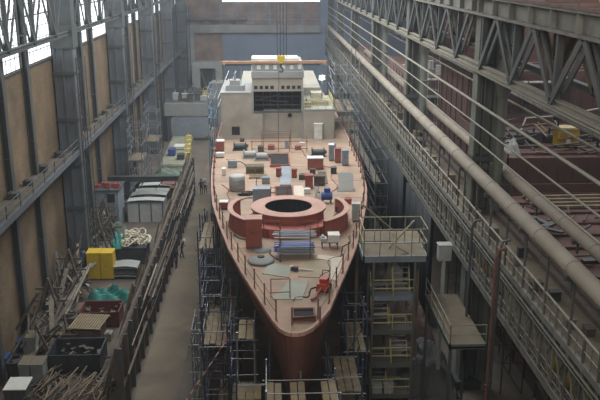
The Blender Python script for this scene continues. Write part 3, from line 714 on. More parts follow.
for i, pts_ in enumerate((((226, 160), (240, 162), (252, 170), (262, 196), (240, 200)), ((300, 150), (312, 160), (330, 168), (336, 186), (328, 200)), ((232, 234), (244, 240), (256, 244), (268, 250), (280, 262)), ((262, 206), (250, 214), (243, 224)), ((296, 300), (312, 292), (322, 280), (330, 262), (344, 250), (350, 236)), ((224, 185), (230, 196), (224, 206)))):
    P_ = [G(x_, y_, D_+.03) for x_, y_ in pts_]; Q = []
    for a, b in zip(P_, P_[1:]):
        for t in range(6): u = t/6; c_ = a.lerp(b, u); Q.append(c_+Vector((.18*math.sin(t*1.1+i), .18*math.cos(t*1.7+i), 0)))
    tag(MB().tube(Q+[P_[-1]], .035, 5).build('deck_cable', [rubber, redM][i % 2]), ['black cable snaking past the white tank', 'red hose snaking down the starboard side behind the gun ring', 'black cable running from the port rail to the round cover', 'red hose running past the tall red-brown locker', 'black cable running up the starboard fore deck past the white trolley', 'short red hose at the port rail above the red crate'][i], 'cable')
# winch pieces, small clutter in mid deck
for (px_, py_, kind, lab) in ((240, 150, 0, 'small dark mooring winch on the port side before the superstructure'), (250, 158, 1, 'low machinery frame left of the aft hatch'), (318, 156, 0, 'dark machine behind the red and green container'), (262, 160, 1, 'pale drum frame touching the aft hatch')):
    a = G(px_, py_, D_); o = empty('deck_winch', (a.x, a.y, D_), lab, 'winch')
    m = MB(); m.tube([(-.5, 0, .4), (.5, 0, .4)], .28, 12); m.build('drum', steelG if kind == 0 else greyW, o)
    m = MB()
    for x in (-.6, .5): m.box(x, -.35, 0, x+.1, .35, .75)
    m.box(-.7, -.4, 0, .7, .4, .08); m.build('winch_frame', steelD if kind == 0 else superG, o)
    m = MB(); m.tube([(.6, 0, .4), (.8, 0, .4)], .18, 10); m.build('gear_case', rustB, o)
# guard frame across the deck
a = G(251, 152, D_); b = G(308, 152, D_)
o = empty('pipe_barrier', ((a.x+b.x)/2, a.y, D_), 'thin rusty pipe guard frame spanning the deck before the superstructure', 'frame'); W = (b.x-a.x)/2
for x in (-W+.1, -W*.55, -.1, W*.35, W-.1): m = MB(); m.tube([(x, 0, 0), (x, 0, 1.6 if x > -W*.7 else 1.1)], .035, 6); m.build('upright', rp, o)
for z in (.3, 1.0): m = MB(); m.tube([(-W, 0, z), (W, 0, z)], .035, 6); m.build('rail', rp, o)
for (pa, pb, py, lab) in ((262, 291, 136, 'tall thin frame at the foot of the superstructure'), (271, 288, 199, 'thin frame posts around the hatch behind the gun ring')):
    a = G(pa, py+12, D_); b = G(pb, py+12, D_); o = empty('pipe_barrier', ((a.x+b.x)/2, a.y, D_), lab, 'frame'); W = (b.x-a.x)/2
    for x in (-W, W):
        for y in (0, 1.2): m = MB(); m.tube([(x, y, 0), (x, y, 1.5)], .03, 6); m.build('upright', rp, o)
    for y in (0, 1.2): m = MB(); m.tube([(-W, y, 1.0), (W, y, 1.0)], .025, 6); m.tube([(-W, y, 1.4), (W, y, 1.4)], .025, 6); m.build('rail', rp, o)
a = G(267, 238, D_); 
for (pa, pb, py, lab) in ((264, 279, 222, 'thin square pipe hoop standing behind the tall locker'), (303, 315, 222, 'thin square pipe hoop standing behind the rod rack'), (271, 290, 299, 'leaning pipe frame standing on the bow plate')):
    a = G(pa, py, D_); b = G(pb, py, D_); o = empty('pipe_hoop', ((a.x+b.x)/2, a.y, D_+(.05 if py > 290 else 0)), lab, 'frame'); W = (b.x-a.x)/2
    if py == 222: o.location.y -= 3.2-.0
    m = MB(); m.tube([(-W, 0, 0), (-W, 0, 1.1)], .03, 6); m.tube([(W, 0, 0), (W, 0, 1.1)], .03, 6); m.build('upright', rp, o)
    MB().tube([(-W, 0, 1.08), (W, 0, 1.08)], .025, 6).build('rail', rp, o); MB().tube([(-W, 0, .3), (W, 0, .35)], .025, 6).build('rail', rp, o)
# ------------------------------------------------------------------ hoist: orange spreader beam, hook, cables
CY = 74.0
a = AY(222, 62.5, CY); b = AY(327, 62.5, CY)
o = empty('spreader_beam', ((a.x+b.x)/2, CY, a.z), 'long orange spreader beam hanging in front of the bridge', 'beam'); W = (b.x-a.x)/2
m = MB(); m.box(-W, -.08, -.09, W, .08, .09); m.box(-W, -.11, .07, W, .11, .12); m.build('beam', orangeM, o)
for x in (-W+.2, W-.2): m = MB(); m.box(x-.1, -.14, -.22, x+.1, .14, .14); m.build('end_lug', orangeM, o)
h = AY(281, 66, CY); o2 = empty('crane_hook', (h.x, CY, h.z+.5), 'yellow crane hook block hanging on cables at the middle of the orange beam', 'hook')
hb = h.z+.5
m = MB(); m.box(-.22, -.15, -.25, .22, .15, .4); m.tube([(-.2, -.17, .28), (-.2, .17, .28)], .2, 14); m.tube([(.2, -.17, .28), (.2, .17, .28)], .2, 14); m.build('pulley_block', yellowM, o2)
m = MB(); m.tube([(0, 0, -.3), (0, 0, -.6), (.2, 0, -.8), (.1, 0, -1.05), (-.2, 0, -1.0)], .08, 8); m.build('hook', steelD, o2)
for x in (-.33, -.05, .22, .5): m = MB(); m.tube([(x, 0, .3), (x*1.1, 0, 34-hb)], .035, 5); m.build('cable', steelD, o2)
m = MB(); m.tube([(h.x-.2, CY, h.z-.4), (h.x-.3, CY-.3, D_+1.5)], .025, 5); tag(m.build('hanging_cable', steelD), 'thin dark cable dropping from the yellow hook to the deck', 'cable')
# work lamp with stand
a = AY(322, 77, 82); o = empty('work_lamp', (a.x, 82, 13.12), 'glaring greenish-white floodlight on a mast at the starboard wing', 'lamp')
m = MB(); m.tube([(0, 0, 0), (0, 0, a.z-13.12-.2)], .05, 6); m.build('mast', steelG, o)
m = MB(); m.box(-.3, -.05, a.z-13.12-.3, .3, .25, a.z-13.12+.2); m.build('lamp_housing', steelD, o)
m = MB(); m.box(-.26, -.1, a.z-13.12-.26, .26, -.06, a.z-13.12+.16); m.build('lamp_lens', lampM, o)
pl = bpy.data.lights.new('floodlight', 'POINT'); pl.energy = 220; pl.color = (.85, 1, .8); pl.shadow_soft_size = .3
po = bpy.data.objects.new('floodlight', pl); C.objects.link(po); po.location = (a.x, 81.5, a.z)
# ------------------------------------------------------------------ scaffolds
def scaffold(x0, x1, y0, y1, z1, label, nx, ny, lift=2.0, planks=(1, 2, 3, 4), tube_m=blueS, tube_alt=galv, name='scaffold_tower', z0=0, rails=True, plank_m=woodM, group='tube scaffolds around the ship'):
    cx, cy = (x0+x1)/2, (y0+y1)/2; o = empty(name, (cx, cy, z0), label, 'scaffold', group); H = z1-z0
    xs = [x0-cx+(x1-x0)*i/nx for i in range(nx+1)]; ys = [y0-cy+(y1-y0)*i/ny for i in range(ny+1)]
    for x in xs:
        for y in ys:
            m = MB(); m.tube([(x, y, 0), (x, y, H+random.uniform(.1, 1.2))], .05, 6); m.build('upright', tube_m if random.random() < .8 else tube_alt, o)
    L = 1
    while L*lift <= H+.01:
        z = L*lift
        m = MB()
        for x in xs: m.tube([(x, ys[0]-.2, z), (x, ys[-1]+.2, z)], .035, 5)
        for y in ys: m.tube([(xs[0]-.2, y, z+.05), (xs[-1]+.2, y, z+.05)], .035, 5)
        if rails: m.tube([(xs[0], ys[0], z+1), (xs[0], ys[-1], z+1)], .03, 5); m.tube([(xs[0], ys[0], z+1), (xs[-1], ys[0], z+1)], .03, 5)
        m.build('ledger', tube_alt if L % 2 else tube_m, o)
        if L in planks:
            m = MB(); k = max(2, int((x1-x0)/.35))
            for i in range(k):
                if random.random() < .15: continue
                xx = xs[0]+(x1-x0)*i/k; m.box(xx+.02, ys[0]+random.uniform(0, .3), z+.08, xx+(x1-x0)/k-.03, ys[-1]-random.uniform(0, .4), z+.13)
            m.build('plank_deck', plank_m, o)
        L += 1
    m = MB(); s = 0
    for L in range(int(H/lift)): m.tube([(xs[0], ys[0] if s else ys[-1], L*lift), (xs[0], ys[-1] if s else ys[0], (L+1)*lift)], .03, 5); m.tube([(xs[0] if s else xs[-1], ys[0], L*lift), (xs[-1] if s else xs[0], ys[0], (L+1)*lift)], .03, 5); s ^= 1
    m.build('brace', tube_m, o)
    return o
scaffold(-3.9, -2.5, 41.5, 46, 7.4, 'blue tube scaffold between walkway and bow, nearest of the narrow ones', 1, 2, planks=(1, 3))
scaffold(-4.4, -3.1, 46.6, 51.6, 8.4, 'blue tube scaffold beside the walkway, second of the narrow ones from the camera', 1, 2, planks=(2,))
scaffold(-5.0, -3.9, 52.2, 58.5, 9.0, 'narrow tube scaffold beside the walkway at the level of the gun ring', 1, 3, planks=(1, 4))
scaffold(-5.4, -4.9, 59, 65.5, 6.0, 'thin tube scaffold along the port side amidships', 1, 4, planks=(3,))
scaffold(-1.75, -.1, 35.4, 37.2, 7.9, 'timber-decked scaffold just left of the bow', 1, 1, planks=(1, 2, 3), plank_m=woodL)
scaffold(-2.2, -.9, 38.2, 41.0, 8.0, 'timber-decked scaffold under the port flare', 1, 1, planks=(2, 4), plank_m=woodL)
scaffold(-2.95, -2.1, 43.6, 50, 7.2, 'inner tube scaffold close under the port side of the fore deck', 1, 3, lift=1.8, planks=(2, 3), tube_m=steelG)
scaffold(-4.7, -4.2, 43, 46, 5.4, 'low tube scaffold at the walkway edge beside the nearest narrow one', 1, 2, lift=1.8, planks=(1,), tube_m=galv)
scaffold(-.25, 3.05, 31.4, 34.3, 7.9, 'planked work platform right in front of the bow', 2, 1, lift=2.6, planks=(1, 2, 3), plank_m=woodL, name='bow_platform', tube_m=galv)
scaffold(3.0, 4.6, 36.0, 40.0, 7.6, 'blue tube scaffold just right of the bow', 1, 2, planks=(2, 3), plank_m=woodM)
scaffold(4.3, 5.4, 40.6, 44.4, 8.2, 'tube scaffold with a tan board deck under the starboard flare', 1, 2, planks=(3,), plank_m=woodL)
scaffold(-6.2, -5.6, 81, 86, 14.5, 'pale blue ladder scaffold at the port quarter near the superstructure', 1, 2, planks=(5,), tube_m=mat('pale_blue_tube', (.22, .32, .42), .5, .3), tube_alt=galv)
scaffold(8.6, 9.6, 62, 82, 12, 'dark tube scaffold at the starboard quarter', 1, 5, planks=(5,), tube_m=steelG, tube_alt=galM, plank_m=scrapM)
scaffold(7.0, 9.6, 84, 92, 17, 'tall thin scaffold to the right of the bridge', 2, 2, planks=(5, 6), tube_m=galv)
# yellow side box etc: grey tilted boards on left scaffold
# ------------------------------------------------------------------ stair tower (starboard)
def rail_frame(m, x0, y0, x1, y1, z, n, h=1.05, r=.035):
    for i in range(n+1):
        t = i/n; m.tube([(x0+(x1-x0)*t, y0+(y1-y0)*t, z), (x0+(x1-x0)*t, y0+(y1-y0)*t, z+h)], r, 6)
    for k in (.5, 1.0): m.tube([(x0, y0, z+h*k), (x1, y1, z+h*k)], r, 6)
TY = 45.0
zt_ = AY(395, 258, TY).z; xa = AY(363, 258, TY).x; xb = AY(428, 258, TY).x
o = empty('stair_tower', ((xa+xb)/2, TY+1.2, 0), 'steel stair tower with yellow railings beside the starboard bow', 'stair tower')
W = (xb-xa)/2
m = MB(); m.box(-W, -1.2, zt_-.28, W, -1.1, zt_+.12); m.box(-W, 1.3, zt_-.28, W, 1.4, zt_+.12); m.box(-W, -1.2, zt_-.28, -W+.1, 1.4, zt_+.12); m.box(W-.1, -1.2, zt_-.28, W, 1.4, zt_+.12); m.build('platform_beam', greyB, o)
m = MB(); m.box(-W+.1, -1.1, zt_-.02, W-.1, 1.3, zt_+.06); m.build('platform_deck', dustM, o)
ra = mat('railing_ochre', (.33, .31, .20), .6)
m = MB(); rail_frame(m, -W+.05, -1.15, W-.05, -1.15, zt_+.1, 4, 1.7); m.build('platform_railing', ra, o)
m = MB(); rail_frame(m, -W+.05, 1.35, W-.05, 1.35, zt_+.1, 4, 1.7); rail_frame(m, W-.05, -1.15, W-.05, 1.35, zt_+.1, 2, 1.7); rail_frame(m, -W+.05, -1.15, -W+.05, 1.35, zt_+.1, 2, 1.7); m.build('platform_railing', ra, o)
m = MB(); m.bar((-.2, .3, zt_+.1), (1.4, .6, zt_+1.8), .09); m.bar((.9, -.6, zt_+.05), (.1, -.6, zt_+.55), .1); m.build('loose_strut', ra, o)
fl = [AY(393, y_, TY).z for y_ in (298, 332, 365, 396)]
xs0 = AY(373, 298, TY).x-(xa+xb)/2; xs1 = AY(414, 298, TY).x-(xa+xb)/2; xm = (xs0+xs1)/2
for i, z in enumerate(fl):
    m = MB(); m.box(xs0, -1.15, z-.2, xs1, -1.05, z+.08); m.box(xs0, -1.1, z-.05, xs1, -.1, z+.02); m.box(xs0, -1.15, z-.2, xs0+.08, 1.3, z+.05); m.box(xs1-.08, -1.15, z-.2, xs1, 1.3, z+.05); m.box(xs0, .9, z-.05, xs1, 1.3, z+.02)
    m.build('landing', greyB if i == 0 else steelGr, o)
    m = MB(); rail_frame(m, xs0+.04, -1.1, xs1-.04, -1.1, z+.05, 2, 1.1, .035); m.build('landing_railing', yellowR, o)
    zt2 = zt_ if i == 0 else fl[i-1]
    xl, xr = (xm+.1, xs1-.1) if i % 2 == 0 else (xs0+.1, xm-.1)
    m = MB(); ns = 8
    for s in range(ns):
        t = s/ns; m.box(xl, -.1+.95*t, z+(zt2-z)*t+.05, xr, -.1+.95*t+.14, z+(zt2-z)*t+.09)
    m.build('stair_tread', steelL, o)
    m = MB(); m.bar((xl, -.2, z), (xl, 1.0, zt2), .05, .2); m.bar((xr, -.2, z), (xr, 1.0, zt2), .05, .2); m.bar((xl, -.2, z+.9), (xl, 1.0, zt2+.9), .04); m.build('stringer', yellowR, o)
for x in (xs0, xs1):
    for y in (-1.1, 1.25): m = MB(); m.box(x-.06, y-.06, 0, x+.06, y+.06, zt_-.2); m.build('tower_leg', steelGr, o)
# boxes on the lowest landing
for i, (dx, lab) in enumerate(((-.0, 'left pale panel box on the lowest landing of the stair tower'), (.75, 'right pale panel box on the lowest landing of the stair tower'))):
    x = (xa+xb)/2+xs0+.45+dx; z = fl[3]+.02
    m = MB(); m.box(x-.3, TY+.15, z, x+.3, TY+.75, z+.7); m.box(x-.33, TY+.12, z+.7, x+.33, TY+.78, z+.75); m.box(x-.25, TY+.1, z+.1, x+.25, TY+.15, z+.3); m.box(x-.25, TY+.1, z+.38, x+.25, TY+.15, z+.6)
    tag(m.build('panel_box', greyW), lab, 'box')
# gangway from platform toward the deck, dark floor block behind
m = MB(); a = Vector((xa-.1, TY+2.0, zt_)); 
m.box(5.3, 47.6, zt_-.4, 9.9, 50.4, zt_-.1); m.box(5.3, 47.5, zt_-.6, 9.9, 47.6, zt_); 
for x in (5.6, 7.5, 9.6): m.box(x-.1, 48.0, 0, x+.1, 48.2, zt_-.4)
m.box(5.5, 48, zt_-.1, 8, 50, zt_+.05)
tag(m.build('staging_deck', dustM), 'dusty staging deck between the hull and the gallery behind the stair tower', 'staging')
m = MB(); m.tube([(6.0, 49, zt_+2.2), (8.2, 50, zt_+.1)], .06, 6); tag(m.build('leaning_pole', beige2), 'pale pole leaning across the staging deck', 'pole')
# dark curtains under the gallery, black also to stand in for its deep shade
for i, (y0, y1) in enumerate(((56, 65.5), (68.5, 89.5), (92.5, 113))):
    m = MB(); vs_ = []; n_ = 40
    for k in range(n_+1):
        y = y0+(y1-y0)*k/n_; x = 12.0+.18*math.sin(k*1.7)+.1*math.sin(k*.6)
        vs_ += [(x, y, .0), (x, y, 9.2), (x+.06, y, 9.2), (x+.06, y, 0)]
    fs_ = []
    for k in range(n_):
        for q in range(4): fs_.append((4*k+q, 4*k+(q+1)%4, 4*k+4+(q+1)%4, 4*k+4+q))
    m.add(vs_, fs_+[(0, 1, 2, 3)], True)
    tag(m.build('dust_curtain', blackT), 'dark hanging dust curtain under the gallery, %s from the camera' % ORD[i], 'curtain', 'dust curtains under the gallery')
# ------------------------------------------------------------------ lower right: platforms, pipes under the near gallery
for i, (pxx, pyy, X_, r_, lab, mm) in enumerate(((491, 330, 11.2, .09, 'rust-red vertical pipe in front of the near gallery', mat('pipe_rust_red', (.15, .065, .05), .8)), (498, 280, 11.5, .07, 'dark vertical pipe right of the rust-red one', steelG), (470, 260, 11.4, .08, 'grey vertical pipe left of the rust-red one', steelG))):
    p = AX(pxx, pyy, X_); z1 = (13.5, 13.8, 13.2)[i]
    m = MB(); m.tube([(X_, p.y, 0), (X_, p.y, z1-.4), (X_+.12, p.y, z1), (X_+.5, p.y, z1+.1)], r_, 8); m.lathe([(r_, 0), (r_+.04, 0), (r_+.04, .1), (r_, .1)], (X_, p.y, 6), 8)
    tag(m.build('vertical_pipe', mm), lab, 'pipe')
def side_platform(x0, x1, y0, y1, z, label):
    o = empty('side_platform', ((x0+x1)/2, (y0+y1)/2, 0), label, 'platform'); W, L = (x1-x0)/2, (y1-y0)/2
    m = MB(); m.box(-W, -L, z-.25, W, L, z-.15); m.box(-W, -L, z-.3, W, -L+.1, z); m.box(-W, -L, z-.3, -W+.1, L, z); m.build('edge_beam', steelGr, o)
    m = MB(); m.box(-W+.1, -L+.1, z-.1, W, L, z-.02); m.build('deck_boards', dustM, o)
    m = MB(); rail_frame(m, -W+.05, -L+.05, -W+.05, L-.05, z, int((y1-y0)/1.5), 1.1, .03); rail_frame(m, -W+.05, -L+.05, W, -L+.05, z, 1, 1.1, .03); m.build('railing', beige2, o)
    for yy in (-L+.2, L-.2): m = MB(); m.box(-W+.05, yy-.08, 0, -W+.2, yy+.08, z-.25); m.build('support_post', steelG, o)
    return o
side_platform(9.6, 11.6, 38.6, 45.5, 7.4, 'dusty side platform with railing hung below the near gallery')
p = AX(444, 275, 10.7); m = MB(); m.box(10.5, 46.2, 9.3, 11.3, 46.8, 10.3); m.box(10.45, 46.15, 10.3, 11.35, 46.85, 10.36); m.box(10.8, 46.4, 0, 11.0, 46.6, 9.3); m.box(10.6, 46.15, 9.4, 11.2, 46.2, 10.2)
tag(m.build('control_box', greyW), 'pale control box on a post left of the near gallery', 'box')
for i in range(46):
    y = 28+i*1.35+random.uniform(-.4, .4); x = random.uniform(12.3, 13.3); w_, d_, h_ = random.uniform(.25, .6), random.uniform(.3, 1.0), random.uniform(.15, .7)
    if min(abs(y-c) for c in (47.5, 72)) < 1.6: continue
    z = 12.24 if i % 3 else 9.49; m = MB(); m.box(x, y, z, x+w_, y+d_, z+h_); m.box(x-.03, y-.03, z+h_, x+w_+.03, y+d_+.03, z+h_+.04); m.box(x+.05, y-.03, z+.05, x+w_-.05, y, z+h_-.05)
    k = i % 4; tag(m.build('supply_box', [steelD, rustB, galL, woodM][k]), ['black', 'brown', 'grey', 'wooden'][k]+' supply box lying on the dusty floors of the right gallery', 'box', ['black', 'brown', 'grey', 'wooden'][k]+' supply boxes on the gallery')
# yellow cylinders in gallery
for i, (pxx, pyy, lab) in enumerate(((456, 218, 'yellow gas cylinder in the gallery, farthest of the yellow ones'), (481, 254, 'yellow cylinder in the gallery, left of a close pair'), (487, 262, 'yellow cylinder in the gallery, right of a close pair'),
        (556, 352, 'yellow cylinder low in the near gallery, left of three'), (569, 365, 'yellow cylinder low in the near gallery, middle of three'), (590, 390, 'yellow cylinder low in the near gallery, nearest to the camera'))):
    p = AX(pxx, pyy+8, 12.75); z = 9.5
    o = empty('gas_cylinder', (12.75, p.y, z), lab, 'gas cylinder')
    m = MB(); m.lathe([(.01, 0), (.2, 0), (.2, 1.3), (.12, 1.5), (.06, 1.55), (.01, 1.55)], n=14); m.build('cylinder', yellowM, o)
    m = MB(); m.lathe([(.09, 1.52), (.09, 1.68), (.01, 1.7)], n=8); m.build('valve_cap', steelD, o)
# grey sack-like covers on the floor lower right
def lumpy(cx, cy, sx, sy, h, label, name, mtl, cat, z=0, seed=0, fold=.25):
    cx = max(cx, -18.3+sx*.57); rnd = random.Random(seed); n_ = 18; vs_ = []; fs_ = []
    ph = [rnd.uniform(0, 6) for _ in range(8)]
    for i in range(n_+1):
        for j in range(n_+1):
            u, v = i/n_*2-1, j/n_*2-1; r_ = max(abs(u), abs(v)); e = max(0, 1-r_**4)
            zz = h*e*(.75+fold*math.sin(u*4+ph[0])*math.cos(v*3+ph[1])+fold*.5*math.sin(u*9+ph[2]+v*5)+fold*.3*math.sin(v*13+ph[3]))
            k = 1+.12*math.sin(math.atan2(v, u)*3+ph[4])
            vs_.append((cx+u*sx/2*k, cy+v*sy/2*k, z+max(0, zz)))
    for i in range(n_):
        for j in range(n_): q = i*(n_+1)+j; fs_.append((q, q+n_+1, q+n_+2, q+1))
    m = MB(); m.add(vs_, fs_, False)
    m.prism([(cx-sx*.42, cy-sy*.42), (cx+sx*.42, cy-sy*.42), (cx+sx*.42, cy+sy*.42), (cx-sx*.42, cy+sy*.42)], z, z+.03)
    return tag(m.build(name, mtl), label, cat)
lumpy(10.3, 48.5, 3.4, 5.5, 2.6, 'grey tarpaulin-covered heap on the dark floor right of the stair tower', 'covered_heap', mat('grey_tarp', (.10, .10, .095), .7, 0, .2, 1), 'heap', seed=3)
lumpy(10.8, 56, 2.6, 5, 2.2, 'dark red-brown covered heap behind the grey one on the floor', 'covered_heap', mat('brown_tarp', (.12, .07, .055), .8, 0, .2, 1), 'heap', seed=5)
# ------------------------------------------------------------------ barrier wall with leaning rods between yard and walkway
o = empty('barrier_wall', (-9.4, 70, 0), 'tall dark steel barrier separating the scrap yard from the walkway', 'barrier')
m = MB(); m.box(-.12, -26, 0, .12, 24, 4.7); m.build('panel', rustB, o)
for y in range(-26, 25, 2): m = MB(); m.box(.12, y-.08, 0, .34, y+.08, 4.8); m.build('rib', steelG if y % 4 else rustB, o)
m = MB(); m.box(-.12, -26, 4.7, .06, 24, 4.8); m.box(.12, -26, 1.9, .3, 24, 2.0); m.build('top_rail', rustB, o)
barm = [rustB, scrapM, scrapL, woodM]
for i in range(95):
    y = 45+i*.52+random.uniform(-.2, .2); L = random.uniform(1.5, 5.5); sgn = 1
    top = Vector((-9.62+random.uniform(-.05, .0), y+L*.8, random.uniform(4.2, 5.7))); bot = Vector((-10.5-random.uniform(0, .9), y, 0.02))
    m = MB(); w_ = random.choice([.06, .08, .11, .14])
    if i % 3: m.bar(bot, top, w_, w_*.7)
    else: m.tube([bot, top], w_*.5, 6)
    k = i % 4
    tag(m.build('leaning_bar', barm[k]), ['rust-brown bar leaning against the yard side of the barrier', 'dark steel bar leaning against the yard side of the barrier', 'pale steel bar leaning against the yard side of the barrier', 'wooden batten leaning against the yard side of the barrier'][k], 'bar', ['rusty leaning bars', 'dark leaning bars', 'pale leaning bars', 'leaning battens'][k])
for i in range(34):          # long bars stored lengthwise on the brackets of the barrier
    L = random.uniform(6, 13); y = random.uniform(44.5, 93-L); z = random.choice([2.06, 2.5, 3.0, 3.5, 4.0, 4.4])+random.uniform(0, .15); t_ = random.uniform(-.5, .3)
    X_ = -8.98+random.uniform(0, .14); m = MB(); w_ = random.choice([.06, .09, .12])
    if i % 2: m.tube([(X_, y, z), (X_-.05, y+L, z+t_)], w_*.6, 6)
    else: m.bar((X_, y, z), (X_-.05, y+L, z+t_), w_, w_*1.3)
    k = i % 3
    tag(m.build('long_bar', [scrapM, scrapL, rustB][k]), ['dark', 'pale', 'rusty'][k]+' long bar slung lengthwise along the walkway face of the barrier', 'bar', ['dark', 'pale', 'rusty'][k]+' long bars on the barrier face')
# ------------------------------------------------------------------ yard
# blue-grey shed
a = G(92, 228, 0); b = G(122, 228, 0)
def shed(px0, px1, py, h, depth, label):
    a = G(px0, py, 0); b = G(px1, py, 0); o = empty('site_shed', ((a.x+b.x)/2, a.y+depth/2, 0), label, 'shed'); W, D = (b.x-a.x)/2, depth/2
    m = MB(); m.box(-W, -D, .1, W, D, h)
    k = int(W*2/.3)
    for i in range(k): x = -W+.1+(2*W-.2)*i/k; m.box(x, -D-.03, .2, x+.12, -D, h-.1)
    m.build('wall', greyB, o)
    m = MB(); m.box(-W-.15, -D-.15, h, W+.15, D+.15, h+.12); m.build('roof', steelG, o)
    m = MB(); m.box(W-1.15, -D-.05, h-1.3, W-.35, -D-.02, h-.3); m.m = 1; m.box(W-1.22, -D-.08, h-.3, W-.28, -D-.0, h-.22); m.box(W-1.22, -D-.08, h-1.38, W-.28, -D-.0, h-1.3); m.build('window', [darkM, steelL], o)
    return W, D
shed(96, 120, 229, 4.2, 3.4, 'blue-grey corrugated site shed with a small dark window near the brick wall')
a = G(96, 229, 0)
for i in range(5):
    x = a.x+.15+i*.52; m = MB(); y = a.y+.6+(i % 2)*.5; w_ = .42
    m.box(x, y, 4.32, x+w_, y+.5, 4.65+.1*(i % 3)); m.box(x-.03, y-.03, 4.65+.1*(i % 3), x+w_+.03, y+.53, 4.7+.1*(i % 3)); m.tube([(x+.1, y+.25, 4.7+.1*(i % 3)), (x+.35, y+.25, 4.76+.1*(i % 3))], .05, 6)
    tag(m.build('red_canister', mat('faded_red', (.32, .07, .06), .6)), 'faded red canister in the row on the shed roof', 'canister', 'red canisters on the shed roof')
lumpy(a.x+.5, a.y-1.5, 1.4, 1.8, 1.5, 'heap of pale rags left of the blue-grey shed', 'rag_heap', greyW, 'heap', seed=9)
# long sheet metal stacks behind barrier (far end)
def sheets(px0, px1, py, n_, L, label, mtl, z0=0, t=.07, gap=.12, jit=.25, bow=0, rz=0):
    a = G(px0, py, z0); b = G(px1, py, z0); cx = (a.x+b.x)/2; W = (b.x-a.x)/2
    lab = label
    for i in range(n_):
        z = z0+i*gap+.02; m = MB(); j, k = random.uniform(-jit, jit), random.uniform(-jit, jit); cy = a.y+L/2+k
        S = 8; vs_ = []
        for s in range(S+1):
            u = s/S*2-1; zz = z+bow*(u*u)
            vs_ += [(cx+j+u*W, cy-L/2, zz), (cx+j+u*W, cy+L/2, zz), (cx+j+u*W, cy+L/2, zz+t), (cx+j+u*W, cy-L/2, zz+t)]
        fs_ = [(0, 1, 2, 3), (4*S+3, 4*S+2, 4*S+1, 4*S)]
        for s in range(S):
            for q in range(4): fs_.append((4*s+q, 4*s+4+q, 4*s+4+(q+1) % 4, 4*s+(q+1) % 4))
        m.add(vs_, fs_); q = m.build('metal_sheet', mtl); tag(q, lab, 'sheet', lab+' (stack)' if n_ > 1 else None)
o = empty('storage_rack', (G(146, 222, 0).x, G(146, 222, 0).y+2, 0), 'long pale grey storage rack under curved metal sheets beside the barrier', 'rack')
m = MB(); m.box(-2.0, -2, 0, 1.9, 2, 2.2)
m.build('rack_body', greyW, o)
m = MB()
for x in (-2, -.7, .6, 1.85):
    m.box(x, -2.08, 0, x+.1, -2, 2.3)
m.box(-2.05, -2.1, 2.2, 1.95, 2.1, 2.3); m.build('rack_frame', steelG, o)
c0 = o.location
def wsheet(cx, cy, W, L, z, bow, label, mtl, rz=0):
    m = MB(); S = 10; vs_ = []
    for s in range(S+1):
        u = s/S*2-1; zz = z+bow*(1-u*u)
        for y_ in (-L/2, L/2):
            vs_ += [(cx+u*W, cy+y_, zz), (cx+u*W, cy+y_, zz+.06)]
    fs_ = []
    for s in range(S): a_ = 4*s; fs_ += [(a_+1, a_+5, a_+7, a_+3), (a_, a_+2, a_+6, a_+4), (a_, a_+4, a_+5, a_+1), (a_+2, a_+3, a_+7, a_+6)]
    fs_ += [(0, 1, 3, 2), (4*S, 4*S+2, 4*S+3, 4*S+1)]
    m.add(vs_, fs_); m.box(cx-W, cy-L/2-.03, z-.05, cx-W+.08, cy+L/2+.03, z+.08); m.box(cx+W-.08, cy-L/2-.03, z-.05, cx+W, cy+L/2+.03, z+.08)
    return tag(m.build('curved_sheet', mtl), label, 'sheet')
for i, (dy, z, bw) in enumerate(((-1.4, 2.35, .12), (.3, 2.5, .2), (2.0, 2.45, .1), (4.2, 2.55, .1), (6.5, 2.55, .15))):
    wsheet(c0.x+.1+.1*i, c0.y+dy, 2.0-.05*i, 1.3, z, bw, ['nearest', 'second', 'middle', 'fourth', 'farthest'][i]+' pale curved sheet lying on the grey storage rack by the barrier', [greyW, steelL, superG, greyW, whiteM][i])
m = MB(); m.box(c0.x-2, c0.y+3, 0, c0.x+2, c0.y+8, 2.4); m.box(c0.x-2.1, c0.y+2.95, 2.4, c0.x+2.1, c0.y+8.05, 2.5); 
for i in range(5): m.box(c0.x-2+i*.9, c0.y+2.9, 0, c0.x-1.9+i*.9, c0.y+3, 2.4)
tag(m.build('steel_bench', steelG), 'long steel bench block behind the grey storage rack', 'bench')
# yellow cabinets
for i, (p0, p1, lab) in enumerate(((88, 101, 'left one of the two bright yellow cabinets'), (101.5, 114, 'right one of the two bright yellow cabinets'))):
    stand(p0, p1, 280, 2.55, 1.3, 0, 'yellow_cabinet', lab, 'cabinet', yellowM, 'locker', 'pair of yellow cabinets in the yard')
# hose heap with teal cover on dark box
a = G(132, 264, 0); 
m = MB(); m.box(a.x-1.5, a.y, 0, a.x+1.3, a.y+3, 1.5); m.box(a.x-1.6, a.y-.05, 1.5, a.x+1.4, a.y+3.05, 1.62); m.box(a.x-1.4, a.y-.1, .2, a.x-.1, a.y, 1.3); m.box(a.x+.1, a.y-.1, .2, a.x+1.2, a.y, 1.3)
tag(m.build('work_bench', steelD), 'dark bench block carrying the pale hose heap', 'bench')
m = MB(); rnd = random.Random(4)
for k in range(46):
    px_, py_ = a.x+rnd.uniform(-1.1, 1.2), a.y+rnd.uniform(.4, 2.6); r_ = rnd.uniform(.25, .6); t0 = rnd.uniform(0, 6); hh = 1.75+rnd.uniform(0, .8)*max(0, 1-((px_-a.x)/1.3)**2)
    pts = [(px_+r_*math.cos(t0+t*.6), py_+r_*math.sin(t0+t*.6), hh+.18*math.sin(t*1.1+k)) for t in range(9)]
    m.tube(pts, .075, 5)
q = tag(m.build('hose_heap', rope), 'heap of tangled cream hoses on the dark bench in the yard', 'hose heap', kind='stuff')
